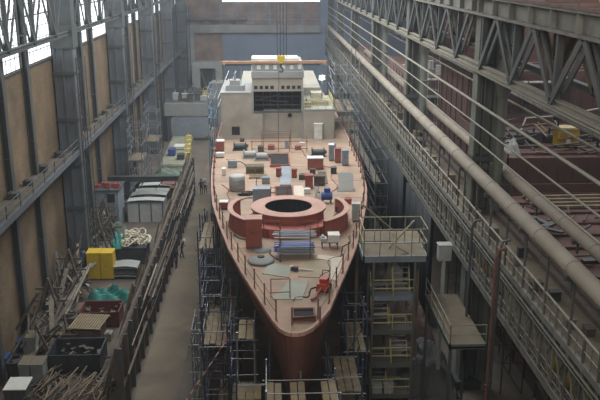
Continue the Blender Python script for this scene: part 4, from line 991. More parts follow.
lumpy(a.x-1.35, a.y+.9, 1.1, 2.4, 1.1, 'teal tarpaulin bunched left of the cream hose heap', 'teal_cover', tealM, 'tarpaulin', z=1.62, seed=12)
lumpy(a.x-1.75, a.y-.3, .8, .9, 1.9, 'teal cloth hanging down beside the dark bench', 'teal_cover', tealM, 'tarpaulin', z=0, seed=13)
# grey sheets stack near
a = G(122, 281, 0)
for i in range(5):
    wsheet(a.x+.05*i, a.y+1.2+.15*(i % 2), 1.2, 1.7, .25+.2*i, .04+.03*i, ['lowest', 'second lowest', 'middle', 'second highest', 'topmost'][i]+' grey bent sheet in the small stack right of the yellow cabinets', [superG, greyW, steelG, greyW, superG][i])
m = MB(); m.box(a.x-1.3, a.y+.4, 0, a.x-1.2, a.y+2.1, 1.0); m.box(a.x+1.2, a.y+.4, 0, a.x+1.3, a.y+2.1, 1.0); m.box(a.x-1.3, a.y+.4, .1, a.x+1.3, a.y+.5, .2); m.box(a.x-1.3, a.y+2.0, .1, a.x+1.3, a.y+2.1, .2)
tag(m.build('sheet_cradle', steelD), 'dark cradle holding the small stack of bent grey sheets', 'cradle')
lumpy(G(108, 304, 0).x, G(108, 304, 0).y+.9, 4.0, 1.9, 1.1, 'crumpled teal tarpaulin over goods in front of the yellow cabinets', 'teal_tarpaulin', tealM, 'tarpaulin', seed=21, fold=.35)
lumpy(G(98, 237, 0).x, G(98, 237, 0).y+.5, 3.0, 3.2, 1.6, 'dull green covered heap behind the yellow cabinets', 'covered_heap', mat('dull_green', (.10, .13, .10), .8, 0, .3, 1.5), 'heap', seed=31)
# upright posts left of cabinets
for px_, py_, h, r_, mt_, lab in ((74, 262, 3.0, .16, yellowM, 'thin yellow post standing left of the yellow cabinets'), (78.5, 276, 2.3, .28, mat('cream_paint', (.48, .44, .27), .6), 'cream upright cylinder beside the yellow post'), (84.5, 276, 2.4, .3, mat('navy_paint', (.04, .055, .09), .5), 'dark navy drum column touching the left yellow cabinet')):
    a = G(px_, py_, 0); m = MB(); m.lathe([(.01, 0), (r_*1.3, 0), (r_*1.3, .1), (r_, .12), (r_, h-.1), (r_*.85, h), (.01, h)], tuple(a), 14); m.lathe([(r_, h*.6), (r_+.03, h*.6), (r_+.03, h*.62), (r_, h*.62)], tuple(a), 14)
    tag(m.build('upright_cylinder', mt_), lab, 'post')
# lower yard goods
stand(80, 119, 328, 1.3, 2.2, 0, 'steel_crate', 'long dark red steel crate in front of the teal tarpaulin', 'crate', mat('oxide_red', (.13, .035, .03), .7, 0, .2, 1), 'bin')
stand(33, 54, 318, 1.1, 2.2, 0, 'tool_chest', 'blue-green low chest with a dusty lid beside the dark red crate', 'chest', mat('dull_teal', (.10, .15, .15), .7), 'crate', mtop=dustM)
stand(44, 78, 350, 1.2, 2.8, 0, 'steel_bin', 'open rusty bin left of the slatted grate', 'bin', rustB, 'bin')
stand(48, 100, 374, 1.4, 2.6, 0, 'steel_bin', 'wide open black bin below the slatted grate', 'bin', steelD, 'bin')
a = G(88, 346, 0); o = empty('slatted_grate', (a.x, a.y+.9, 1.45), 'tan slatted timber grate laid on the black and rusty bins', 'grate', rz=-.12)
m = MB()
for i in range(12): x = -1.15+i*.2; m.box(x, -1.3, .08, x+.13, 1.3, .13)
m.build('slat', woodL, o)
m = MB()
for y in (-1.2, -.05, 1.1): m.box(-1.2, y, 0, 1.25, y+.12, .08)
m.build('bearer', woodM, o)
o.location.z = 1.46
m = MB(); m.box(a.x-1.0, a.y+.1, 0, a.x+1.0, a.y+2.0, 1.3); m.box(a.x-1.05, a.y+.05, 1.3, a.x+1.05, a.y+2.05, 1.44); m.box(a.x-.9, a.y+.0, .2, a.x+.9, a.y+.1, 1.2)
tag(m.build('support_block', rustB), 'dark block under the tan slatted grate', 'block')
for p0, p1, py, lab in ((20, 31, 385, 'pale blue-grey crate with ribs, left of the near pair in the yard'), (32, 44, 385, 'pale blue-grey crate with ribs, right of the near pair in the yard'), (24, 37, 357, 'small pale crate behind the near pair of ribbed crates')):
    stand(p0, p1, py, 1.5, 1.3, 0, 'ribbed_crate', lab, 'crate', mat('crate_grey', (.24, .26, .25), .7), 'crate', mtop=dustM)
stand(16, 24, 352, .9, .8, 0, 'blue_box', 'small blue plastic box beside the small pale crate', 'box', blueM, 'crate')
stand(0, 7, 372, 1.0, 1.0, 0, 'blue_box', 'blue box at the left edge of the near yard', 'box', blueM, 'crate')
stand(9, 19, 385, 1.6, 1.2, 0, 'wire_cage', 'dark open cage crate left of the ribbed pair', 'cage', steelD, 'bin')
stand(5, 27, 408, 1.3, 1.6, 0, 'white_topped_crate', 'crate with a dirty white lid at the lower left corner of the yard', 'crate', steelG, 'crate', mtop=whiteM)
lumpy(G(40, 345, 0).x, G(40, 345, 0).y+1, 3.2, 3, 1.0, 'dusty brown sheeted pile left of the rusty bin', 'covered_heap', dustM, 'heap', seed=41)
lumpy(G(50, 300, 0).x, G(50, 300, 0).y+1, 3.2, 3, .9, 'low rusty rubble pile behind the blue-green chest', 'rubble_pile', rustB, 'heap', seed=43)
# timber pile front
for i in range(80):
    x = G(72, 398, 0).x+random.uniform(-2.6, 2.6); y = G(72, 398, 0).y+random.uniform(-1, 1.5); an = random.gauss(1.25, .35); L = random.uniform(1.2, 2.6); z = .1+.06*(i//6)
    d = Vector((math.cos(an), math.sin(an), random.uniform(.0, .25)))*L/2; c_ = Vector((x, y, z+abs(d.z)))
    m = MB(); m.bar(c_-d, c_+d, random.uniform(.05, .12), .05)
    k = i % 2; tag(m.build('timber_plank', [rustB, woodM][k]), ['brown plank in the loose timber pile at the near end of the barrier', 'pale plank in the loose timber pile at the near end of the barrier'][k], 'plank', ['brown planks in the timber pile', 'pale planks in the timber pile'][k])
# scrap along the left wall
for i in range(260):
    t = random.random() if i < 190 else random.uniform(.3, .8); y = 52+t*36; x = -18.2+random.uniform(.1, 2.6)*(1-.5*t)
    kind = i % 4; L = random.uniform(1.2, 4.2); an = random.choice([1.57, 1.3, 1.9, .6, 2.6, 0.2])+random.uniform(-.2, .2); tilt = random.uniform(0, .9)
    d = Vector((math.cos(an)*math.cos(tilt), math.sin(an)*math.cos(tilt), math.sin(tilt)))*L/2
    d.x = max(-.8, min(.8, d.x)); x = max(x, -18.4+abs(d.x))
    c_ = Vector((x+.1, y, random.uniform(.1, 2.4)*(1-(x+18.4)/4)+abs(d.z)))
    m = MB(); w_ = random.choice([.08, .12, .2])
    if kind == 0: m.bar(c_-d, c_+d, w_, .04); m.bar(c_-d+Vector((0, 0, w_/2)), c_+d+Vector((0, 0, w_/2)), .03, w_)
    elif kind == 1: m.tube([c_-d, c_+d], w_*.5, 6)
    elif kind == 2: m.bar(c_-d, c_+d, w_*1.8, .05)
    else: m.bar(c_-d, c_+d, w_*.8, w_*.8)
    nm = ['steel_angle', 'scrap_pipe', 'scrap_plate', 'steel_bar'][kind]
    tag(m.build(nm, [scrapM, rustB, scrapL, steelG][kind]), ['dark steel angle in the scrap heaped along the brick wall', 'rusty pipe in the scrap heaped along the brick wall', 'pale flat strip in the scrap heaped along the brick wall', 'grey bar in the scrap heaped along the brick wall'][kind], ['angle', 'pipe', 'strip', 'bar'][kind], ['scrap angles by the wall', 'scrap pipes by the wall', 'scrap strips by the wall', 'scrap bars by the wall'][kind])
# long leaning beams low-left
for i in range(14):
    x = -18.2+.25*i*.6; m = MB(); y = 50+i*.25
    m.bar((x+.3, y, .1+.05*i), (x+.5, y+13, .3+.12*i), .16, .12); k = i % 2
    tag(m.build('long_beam', [scrapM, scrapL][k]), ['dark long beam stacked at the foot of the brick wall', 'pale long beam stacked at the foot of the brick wall'][k], 'beam', ['dark long beams by the wall', 'pale long beams by the wall'][k])
# scrap racks: A-frames
for i, y in enumerate((57, 63.5, 74.5, 78.5)):
    o = empty('a_frame_rack', (-16.9, y, 0), '%s rusty A-frame rack standing in the scrap along the brick wall' % ['nearest', 'second', 'third', 'farthest'][i], 'rack')
    for s in (-1, 1): m = MB(); m.bar((-1.2, s*.9, 0), (0, 0, 4.2), .16); m.bar((1.2, s*.9, 0), (0, 0, 4.2), .16); m.build('leg', scrapM, o)
    m = MB()
    for z in (1.2, 2.4, 3.4): k = 1.2*(1-z/4.2)+.3; m.bar((-k-.5, 0, z), (k+.5, 0, z), .12)
    m.build('arm', rustB, o)
# assorted small bits in yard centre
for i in range(46):
    px_, py_ = random.uniform(30, 118), random.uniform(285, 345); a = G(px_, py_, 0)
    if a.x < -17.5 or a.x > -10.6: continue
    s_ = random.uniform(.3, .8); m = MB(); rz_ = random.uniform(0, 3); hh = random.uniform(.15, .6)
    m.cbox((a.x, a.y, hh/2), (s_, s_*.7, hh), rz_); m.cbox((a.x, a.y, hh+.03), (s_*.8, s_*.4, .06), rz_); m.cbox((a.x, a.y, hh*.5), (s_*1.08, s_*.3, hh*.4), rz_)
    k = i % 4; tag(m.build('scrap_block', [rustB, woodM, scrapL, steelG][k]), ['rusty', 'wooden', 'pale grey', 'dark grey'][k]+' offcut block on the yard floor between the crates', 'block', ['rusty', 'wooden', 'pale', 'grey'][k]+' offcuts in the yard')
for i in range(70):
    px_, py_ = random.uniform(28, 105), random.uniform(345, 399); a = G(px_, py_, 0)
    if a.x < -16.8 or a.x > -10.6: continue
    L = random.uniform(.5, 1.8); an = random.uniform(0, 3.1); z = random.uniform(.05, .3); d = Vector((cs(an), sn(an), random.uniform(0, .2)))*L/2
    m = MB(); w_ = random.uniform(.05, .14)
    if i % 2: m.tube([a-d+Vector((0, 0, d.z+z)), a+d+Vector((0, 0, d.z+z))], w_*.6, 6)
    else: m.bar(a-d+Vector((0, 0, d.z+z)), a+d+Vector((0, 0, d.z+z)), w_, w_*.5)
    k = i % 4; tag(m.build(['scrap_plate', 'scrap_pipe', 'scrap_plate', 'scrap_pipe'][k], [woodM, rustB, scrapL, steelG][k]), ['brown flat piece', 'rusty tube', 'pale flat piece', 'grey tube'][k]+' of scrap strewn on the yard floor around the black bin', 'scrap', ['brown pieces', 'rusty tubes', 'pale pieces', 'grey tubes'][k]+' around the black bin')
for i, (px_, py_) in enumerate(((57, 285), (53, 292), (60, 300))):
    o = stand(px_-4, px_+4, py_, 1.3-.2*i, .7, 0, 'white_canister', ['tallest', 'middle', 'lowest'][i]+' dirty white container in the scrap left of the cream cylinder', 'container', whiteM, 'crate')
stand(62, 71, 282, 1.3, .8, 0, 'blue_box', 'blue box standing in the scrap left of the cream cylinder', 'box', blueM, 'locker')
# ------------------------------------------------------------------ far left yard
def wb(px0, py0, px1, py1, Y, depth):
    a = AY(px0, py1, Y); b = AY(px1, py0, Y); return a.x, b.x, a.z, b.z, Y, Y+depth
x0, x1, z0, z1, y0, y1 = wb(166, 103, 208, 140, 126, 8)
o = empty('hull_section', ((x0+x1)/2, y0, 0), 'grey prefabricated hull section with a rounded recess at the far end of the yard', 'hull section'); W = (x1-x0)/2; zr = AY(180, 116, 126).z
m = MB(); m.box(-W, .3, 0, W, 5, z1); m.build('section_body', steelG, o)
m = MB(); m.box(-W, 0, zr, W, .35, z1); m.build('upper_plate', superG, o)
def rr(hw, hh, r, n_=5): return [(sx*(hw-r)+r*math.cos(a_+b_), sz*(hh-r)+r*math.sin(a_+b_)) for sx, sz, a_ in ((1, 1, 0), (-1, 1, PI/2), (-1, -1, PI), (1, -1, 3*PI/2)) for b_ in [PI/2*i/n_ for i in range(n_+1)]]
def rpanel(cx, cz, hw, hh, r, y, t, m):
    P = rr(hw, hh, r); n_ = len(P); vs_ = [(cx+p[0], y, cz+p[1]) for p in P]+[(cx+p[0], y-t, cz+p[1]) for p in P]
    m.add(vs_, [tuple(range(n_, 2*n_)), tuple(reversed(range(n_)))]+[(i, (i+1) % n_, n_+(i+1) % n_, n_+i) for i in range(n_)])
zc = (zr+AY(180, 138, 126).z)/2; hz = (zr-AY(180, 138, 126).z)/2
m = MB(); rpanel(W*.12, zc, W*.86, hz*1.02, .9, .3, .15, m); m.build('recess_frame', superG, o)
m = MB(); rpanel(W*.12, zc, W*.78, hz*.86, .8, .14, .05, m); m.build('recess_panel', greyB, o)
m = MB(); m.box(-W-.5, -.1, 0, -W+.3, .35, zr); m.build('side_opening', darkM, o)
# clutter on top of the section & beyond
for i in range(16):
    x = -15.5+i*.5; y = 127+random.uniform(0, 3); h_ = random.uniform(.3, 1.4); zt3 = z1+.01; m = MB(); w_ = random.uniform(.4, 1.1)
    if not (o.location.x-W < x < o.location.x+W-1.1): continue
    m.box(x, y, zt3, x+w_, y+.8, zt3+h_); m.box(x-.05, y-.05, zt3+h_, x+w_+.05, y+.85, zt3+h_+.07); m.tube([(x+w_/2, y+.4, zt3+h_), (x+w_/2, y+.4, zt3+h_+.6)], .06, 6)
    k = i % 3; tag(m.build('machine_box', [greyW, steelG, rustB][k]), ['pale', 'dark grey', 'rusty'][k]+' machine box standing on the grey hull section', 'box', ['pale', 'dark', 'rusty'][k]+' boxes on the hull section')
for i in range(44):
    x, y = random.uniform(-15.6, -9.5), 133+i*.62; h_, w_, d_ = random.uniform(1.0, 4.2), random.uniform(.5, 1.8), random.uniform(.4, 1.0)
    m = MB(); m.box(x, y, 0, x+w_, y+d_, h_); m.box(x-.05, y-.05, h_, x+w_+.05, y+d_+.05, h_+.1); m.box(x+.1, y-.08, h_*.3, x+w_-.1, y, h_*.85); m.tube([(x+.2, y+d_/2, h_+.1), (x+.2, y+d_/2, h_+.5), (x+w_-.2, y+d_/2, h_+.9)], .06, 6)
    k = i % 6; tag(m.build('machine_unit', [greyW, steelG, rustB, greyB, dustM, yellowR][k]), ['pale grey', 'dark grey', 'rusty brown', 'blue-grey', 'tan', 'yellowish'][k]+' machine unit in the far clutter between the hull section and portal', 'machine', ['pale grey', 'dark grey', 'rusty', 'blue-grey', 'tan', 'yellowish'][k]+' machine units in the far yard')
# far building / portal
x0, x1, z0, z1, _, _ = wb(193, 62, 222, 97, 165, 3)
o = empty('steel_portal', ((x0+x1)/2, 165, 0), 'grey steel portal frame standing before the end wall', 'portal'); W = (x1-x0)/2
m = MB(); m.box(-W, 0, 0, -W+1.6, 3, z1-1.3); m.box(W-1.4, 0, 0, W, 3, z1-1.3); m.build('leg', backBeige, o)
m = MB(); m.box(-W, 0, z1-1.3, W, 3, z1); m.build('lintel', backBeige, o)
m = MB(); m.box(-W+1.6, 2.5, 0, W-1.4, 2.6, z1-1.3); m.build('inner_panel', steelD, o)
m = MB(); m.bar((-W+1.6, 1.5, z1-1.3), (0, 1.5, 1), 1.0, .3); m.bar((W-1.4, 1.5, z1-1.3), (1, 1.5, 1), 1.0, .3); m.build('brace', woodM, o)
for i, (pxa, pya, pxb, pyb, Yy, mt_, lab) in enumerate(((186, 92, 200, 104, 150, steelB, 'blue-grey machine block before the steel portal'), (200, 97, 212, 106, 145, yellowR, 'ochre machine block right of the blue-grey one before the portal'), (170, 88, 186, 104, 148, steelG, 'dark machine block left of the blue-grey one before the portal'), (176, 60, 186, 84, 158, steelG, 'tall grey box unit left of the steel portal'), (212, 84, 222, 104, 140, superG, 'pale block by the foot of the port stair'), )):
    x0, x1, z0, z1, y0, y1 = wb(pxa, pya, pxb, pyb, Yy, 4); m = MB(); m.box(x0, y0, 0, x1, y1, z1); m.box(x0-.1, y0-.1, z1, x1+.1, y1+.1, z1+.15)
    for k in range(3): x = x0+(x1-x0)*(k+.5)/3; m.box(x-.1, y0-.12, 0, x+.1, y0, z1)
    m.tube([((x0+x1)/2, y0+1, z1), ((x0+x1)/2, y0+1, z1+.8)], .15, 8)
    tag(m.build('machine_block', mt_), lab, 'machine')
# machine floor with platform
P = [G(160, 172, 0), G(186, 172, 0), G(193, 142, 0), G(173, 142, 0)]
m = MB(); m.prism([(p.x, p.y) for p in P], 0, .9); m.prism([(p.x+(.15 if i in (0, 3) else -.15), p.y+(.2 if i < 2 else -.2)) for i, p in enumerate(P)], .9, 1.0)
for p in P: m.tube([(p.x, p.y, 0), (p.x, p.y, 1.9)], .07, 6)
tag(m.build('work_platform', mat('platform_olive', (.25, .25, .18), .8, 0, .2, .6)), 'low olive work platform at the far end of the walkway', 'platform')
stand(168, 175, 156, .9, 1.6, 1.0, 'blue_crate', 'blue crate on the low olive platform', 'crate', blueM, 'crate')
stand(174, 184, 150, .5, 2.0, 1.0, 'white_sheet_box', 'flat white box on the low olive platform', 'box', whiteM, 'crate')
stand(177, 184, 160, .7, 1.5, 1.0, 'dark_machine', 'dark machine on the low olive platform, in front of the flat white box', 'machine', steelD, 'crate')
for i in range(5):
    a = G(188.5-.4*i, 146+4.6*i, 0); m = MB(); m.box(a.x-.3, a.y-.4, 0, a.x+.5, a.y+.4, 1.7); m.box(a.x-.2, a.y-.5, .4, a.x+.4, a.y-.4, 1.4); m.tube([(a.x, a.y, 1.7), (a.x, a.y, 2.1)], .08, 6)
    tag(m.build('yellow_stand', yellowR), '%s faded yellow stand from the far end beside the olive platform' % ORD[i], 'stand')
lumpy(G(170, 175, 0).x, G(170, 175, 0).y-.5, 4, 3, 1.2, 'pale green covered heap before the olive platform', 'covered_heap', mat('pale_green', (.16, .21, .17), .8, 0, .2, 1), 'heap', seed=51)
# gantry crossing
GY = 87; p0 = AY(108, 178, GY); p1 = AY(182, 178, GY); zg = p1.z; p1.x = min(p1.x, -9.9)
o = empty('low_gantry', ((p0.x+p1.x)/2, GY, 0), 'low dark gantry beam crossing the yard behind the shed', 'gantry'); W = (p1.x-p0.x)/2
m = MB(); m.box(-W, -.2, zg-.3, W, .2, zg+.2); m.box(-W, -.3, zg+.2, W, .3, zg+.28); m.build('beam', steelD, o)
for x in (-W+.3, W-.3): m = MB(); m.box(x-.15, -.15, 0, x+.15, .15, zg-.3); m.build('post', blueS, o)
for x in (-2, 0, 2): m = MB(); m.bar((x, 0, zg-.3), (x-.8, 0, zg-1.2), .1); m.build('hanger', rustB, o)
o = empty('plate_block', (G(150, 200, 0).x+1.2, 91.0, 0), 'flat red-brown steel block under the low gantry', 'block')
m = MB(); m.box(-2.3, -2, 0, 2.6, 2, 2.3); m.build('block_body', rustB, o); m = MB(); m.box(-2.4, -2.1, 2.3, 2.7, 2.1, 2.5); m.box(.6, -1.5, 2.5, 2.2, 1.5, 2.75); m.build('top_plate', mat('plate_red_brown', (.17, .075, .06), .8), o)
m = MB(); [m.box(-2.2+i*.9, -2.12, 0, -2.05+i*.9, -2, 2.3) for i in range(6)]; m.build('rib', steelD, o)
for i, (pxa, pya, lab) in enumerate(((133, 168, 'white-grey lattice staging tower against the second wall column'), (150, 165, 'thin lattice staging beside the third wall column'))):
    a = AX(pxa, pya+35, -16.0 if i == 0 else -15.6)
    p = a
    scaffold(p.x-.2, p.x+1.3, p.y, p.y+4, 9, lab, 1, 2, lift=1.8, planks=(3,), tube_m=galv, name='staging_tower', group='staging towers by the wall')
# diagonal stairs at port side of superstructure
o = empty('access_stair', (-5.6, 84, 0), 'steep white access stair rising beside the port wing', 'stair')
a = AY(218, 108, 84); b = AY(229, 80, 88)
for dx in (0, .8): m = MB(); m.bar((a.x+5.6+dx, 0, a.z), (b.x+5.6+dx, 4, b.z), .08, .25); m.tube([(a.x+5.6+dx, 0, a.z+1), (b.x+5.6+dx, 4, b.z+1)], .035, 5); m.build('stringer', whiteM, o)
m = MB()
for s in range(12): t = s/12; x = a.x+5.6+(b.x-a.x)*t; m.box(x, 4*t, a.z+(b.z-a.z)*t, x+.8, 4*t+.25, a.z+(b.z-a.z)*t+.05)
m.build('tread', steelL, o)
m = MB(); m.box(a.x+5.5, -.1, 0, a.x+5.6, 0, a.z); m.box(a.x+6.3, -.1, 0, a.x+6.4, 0, a.z); m.box(b.x+5.6, 3.9, 0, b.x+5.7, 4.0, b.z); m.build('support', galv, o)
# walkway fence cages at the ship side
for i, (pa, pb) in enumerate((((192, 208), (201, 238)), )):
    p = G(192, 238, 0); o = empty('guard_fence', (-6.0, p.y, 0), 'tube guard fence on the ship side of the walkway', 'fence')
    for k in range(8): m = MB(); m.tube([(0, k*2.0, 0), (0, k*2.0, 1.6)], .04, 6); m.build('post', steelG, o)
    for z in (.8, 1.5): m = MB(); m.tube([(0, 0, z), (0, 14, z)], .03, 6); m.build('rail', steelG, o)
a = AY(187, 399, 40.9); b = AY(228, 338, 41.1); m = MB(); P1 = b; P0 = b+(a-b)*((b.z-.05)/(b.z-a.z))
for k in range(24):
    m.m = k % 2; m.bar(P0.lerp(P1, k/24), P0.lerp(P1, (k+1)/24), .07, .04)
tag(m.build('striped_pole', [whiteM, mat('stripe_red', (.4, .08, .06), .6)]), 'slanting red and white striped pole leaning on the near scaffold', 'pole')
# long side strip with rust posts by the barrier
for i, (px_, py_) in enumerate(((294/2.0, 386),)): pass
# ------------------------------------------------------------------ the other bay on the right
def section(x0, x1, y0, y1, z0, z1, label, mtl, ribs=1.2, bulwark=.8):
    o = empty('hull_block', ((x0+x1)/2, (y0+y1)/2, 0), label, 'hull block'); W, L = (x1-x0)/2, (y1-y0)/2
    m = MB(); m.box(-W, -L, z0, W, L, z1); m.build('block_shell', mtl, o)
    m = MB()
    for a_ in (-W, W-.12): m.box(a_, -L, z1, a_+.12, L, z1+bulwark)
    m.box(-W, L-.12, z1, W, L, z1+bulwark); m.box(-W, -L, z1, W, -L+.12, z1+bulwark*.6); m.build('coaming', mtl, o)
    m = MB(); y = -L+.5
    while y < L: m.box(-W-.12, y, z0, -W, y+.1, z1); m.box(-W+.12, y, z1, W-.12, y+.08, z1+.18); y += ribs*2
    x = -W+.5
    while x < W: m.box(x, -L-.12, z0, x+.1, -L, z1); x += ribs
    m.build('stiffener', mtl, o)
    return o
section(17.2, 40, 33, 58, 0, 10.2, 'nearest red-brown hull block in the other bay', redBr)
section(18.5, 40, 59.5, 76, 0, 12.2, 'middle red-brown hull block in the other bay with the yellow cabinet on it', redBr)
section(20, 42, 78, 92, 0, 16.5, 'tall dark red bulkhead block behind the yellow cabinet', redBr)
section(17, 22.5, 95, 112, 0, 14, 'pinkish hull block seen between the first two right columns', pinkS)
section(24, 42, 96, 125, 0, 19.0, 'far red-brown block under the upper right truss', redBr)
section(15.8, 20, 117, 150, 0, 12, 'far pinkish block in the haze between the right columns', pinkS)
# dark machine clutter & tubes on the middle block
yc = AY(565, 147, 74.0)
p = G(555, 147, 12.25); o = empty('yellow_cabin', (G(565, 148, 12.2).x, G(565, 148, 12.2).y, 12.2), 'bright yellow cabinet standing on the middle hull block', 'cabinet')
m = MB(); m.box(-.9, -.6, .25, .9, .6, 1.7); m.build('body', yellowM, o)
m = MB(); m.box(-1.0, -.7, 1.7, 1.0, .7, 1.85); m.build('roof', mat('roof_cream', (.5, .45, .25), .6), o)
m = MB(); m.box(-.75, -.65, .45, -.1, -.6, 1.5); m.box(.05, -.65, .45, .75, -.6, 1.0); m.build('door', mat('deep_yellow', (.38, .25, .02), .5), o)
m = MB(); m.box(-.85, -.5, 0, -.65, .5, .25); m.box(.65, -.5, 0, .85, .5, .25); m.build('foot', steelD, o)
m = MB(); m.box(-.2, -.68, .3, .15, -.65, .9); m.build('white_notice', whiteM, o)
for i in range(60):
    x = random.uniform(19.2, 30); y = random.uniform(61, 71.5); z = 12.25+random.uniform(0, .9)
    L = random.uniform(1, 4); an = random.choice([0, .1, 1.5, 1.6, .4]); m = MB(); d = Vector((cs(an), sn(an), random.uniform(-.05, .3)))*L/2; d.z = abs(d.z)
    if x-abs(d.x) < 18.8: x = 18.8+abs(d.x)
    k = i % 4
    if k < 2: m.tube([Vector((x, y, z))-d+Vector((0, 0, d.z)), Vector((x, y, z+d.z))+d], .07, 6)
    else: m.bar(Vector((x, y, z+d.z))-d, Vector((x, y, z+d.z))+d, .16, .1)
    tag(m.build(['steel_tube', 'steel_tube', 'timber_beam', 'steel_beam'][k], [steelD, steelG, woodM, rustB][k]), ['black tube', 'grey tube', 'timber beam', 'rusty beam'][k]+' in the jumble on the middle hull block of the other bay', ['tube', 'tube', 'beam', 'beam'][k], ['black tubes', 'grey tubes', 'timber beams', 'rusty beams'][k]+' on the middle hull block')
for i in range(7):
    x = 19.5+i*1.5; m = MB(); m.box(x, 66+i*.3, 12.22, x+1.0, 67+i*.3, 12.9+.15*(i % 3)); m.box(x+.1, 65.9+i*.3, 12.4, x+.9, 66+i*.3, 12.8); m.tube([(x+.5, 66.5+i*.3, 12.9), (x+.5, 66.5+i*.3, 13.5)], .1, 8)
    tag(m.build('pump_unit', steelD), 'black pump unit in the row on the middle hull block', 'machine', 'black pump units on the middle hull block')
m = MB(); m.box(18.7, 58.6, 12.2, 30, 59.4, 12.4); m.box(18.7, 58.6, 11.0, 30, 58.75, 12.2); 
# timber edge on the near block
for i in range(4):
    m = MB(); m.bar((19, 54+i*.9, 10.35), (36, 54.4+i*.9, 10.35), .3, .18); m.box(19.2, 53.8+i*.9, 10.2, 19.5, 54.3+i*.9, 10.5); tag(m.build('timber_baulk', woodM), '%s long timber baulk lying across the nearest hull block' % ['nearest', 'second', 'third', 'farthest'][i], 'timber')
for i in range(50):
    x = random.uniform(18, 27); y = random.uniform(34.5, 53); L = random.uniform(.6, 2.6); an = random.uniform(0, 3.1); z = 10.45; d = Vector((cs(an), sn(an), 0))*L/2
    if x-abs(d.x) < 17.5: x = 17.5+abs(d.x)
    c_ = Vector((x, y, z+.1*(i % 3))); m = MB()
    if i % 2: m.bar(c_-d, c_+d, random.uniform(.1, .5), .12)
    else: m.tube([c_-d, c_+d], .07, 6)
    k = i % 4; tag(m.build(['flat_offcut', 'steel_tube', 'flat_offcut', 'steel_tube'][k], [rustB, steelG, woodM, steelD][k]), ['brown flat offcut', 'grey tube', 'wooden flat offcut', 'black tube'][k]+' lying on the nearest hull block of the other bay', ['offcut', 'tube', 'offcut', 'tube'][k], ['brown offcuts', 'grey tubes', 'wooden offcuts', 'black tubes'][k]+' on the nearest hull block')
scaffold(20.5, 30, 76.3, 77.7, 16.2, 'thin tube scaffold before the tall dark red bulkhead', 6, 1, lift=2.0, planks=(8,), tube_m=steelG, tube_alt=rustB, plank_m=greyW, group='scaffolds in the other bay')
scaffold(17.2, 22, 93.2, 94.7, 15.6, 'pale scaffold in front of the pinkish hull block', 5, 1, lift=2.0, planks=(6, 7), tube_m=whiteM, tube_alt=galv, plank_m=greyW, group='scaffolds in the other bay')
m = MB(); a = AY(513, 150, 70); b = AY(526, 118, 72); m.tube([a, b, b+Vector((3.5, .5, .1)), b+Vector((8.5, 1, .9))], .09, 6); m.box(a.x-.2, 69.8, 12.2, a.x+.2, 70.2, a.z)
tag(m.build('bent_hose_arm', greyW), 'pale bent boom arm reaching up beside the yellow cabinet', 'boom')
lumpy(19.5, 62.5, 1.6, 2.2, 1.3, 'pale bundle at the left edge of the middle hull block', 'bundle', greyW, 'bundle', z=12.2, seed=61)
for i in range(12):
    x = 17.4+(i % 6)*.8; y = 97+(i//6)*5; h_ = random.uniform(.5, 1.5); m = MB(); m.box(x, y, 14.0, x+.6, y+.7, 14+h_); m.box(x-.04, y-.04, 14+h_, x+.64, y+.74, 14.06+h_); m.box(x+.1, y-.05, 14.1, x+.5, y, 13.9+h_)
    k = i % 2; tag(m.build('equipment_box', [whiteM, greyB][k]), ['white', 'blue-grey'][k]+' equipment box on the pinkish hull block', 'box', ['white', 'blue-grey']
[k]+' boxes on the pinkish block')
# scaffolds along the gallery inside, and uprights far right
scaffold(15.0, 16.6, 24, 40, 11, 'dusty staging behind the near gallery in the other bay', 1, 6, lift=2.2, planks=(3, 4, 5), tube_m=steelG, tube_alt=beige2, plank_m=dustM, group='scaffolds in the other bay')
scaffold(15.0, 16.4, 46, 62, 12, 'dusty staging behind the second gallery section', 1, 6, lift=2.2, planks=(3, 4, 5), tube_m=steelG, tube_alt=rustB, plank_m=dustM, group='scaffolds in the other bay')
# crane cab / girder in the other bay top right
o = empty('bay_girder', (30, 110, 21), 'rusty cross girder high over the other bay', 'girder')
m = MB(); m.box(-13, -.6, 1.2, 14, .6, 2.2); m.build('beam', rustB, o)
m = MB(); x = -13
while x < 13: m.bar((x, 0, 1.2), (x+1.5, 0, -.6), .2); m.bar((x+1.5, 0, -.6), (x+3, 0, 1.2), .2); x += 3
m.box(-13, -.2, -.8, 14, .2, -.5); m.build('lattice', steelG, o)
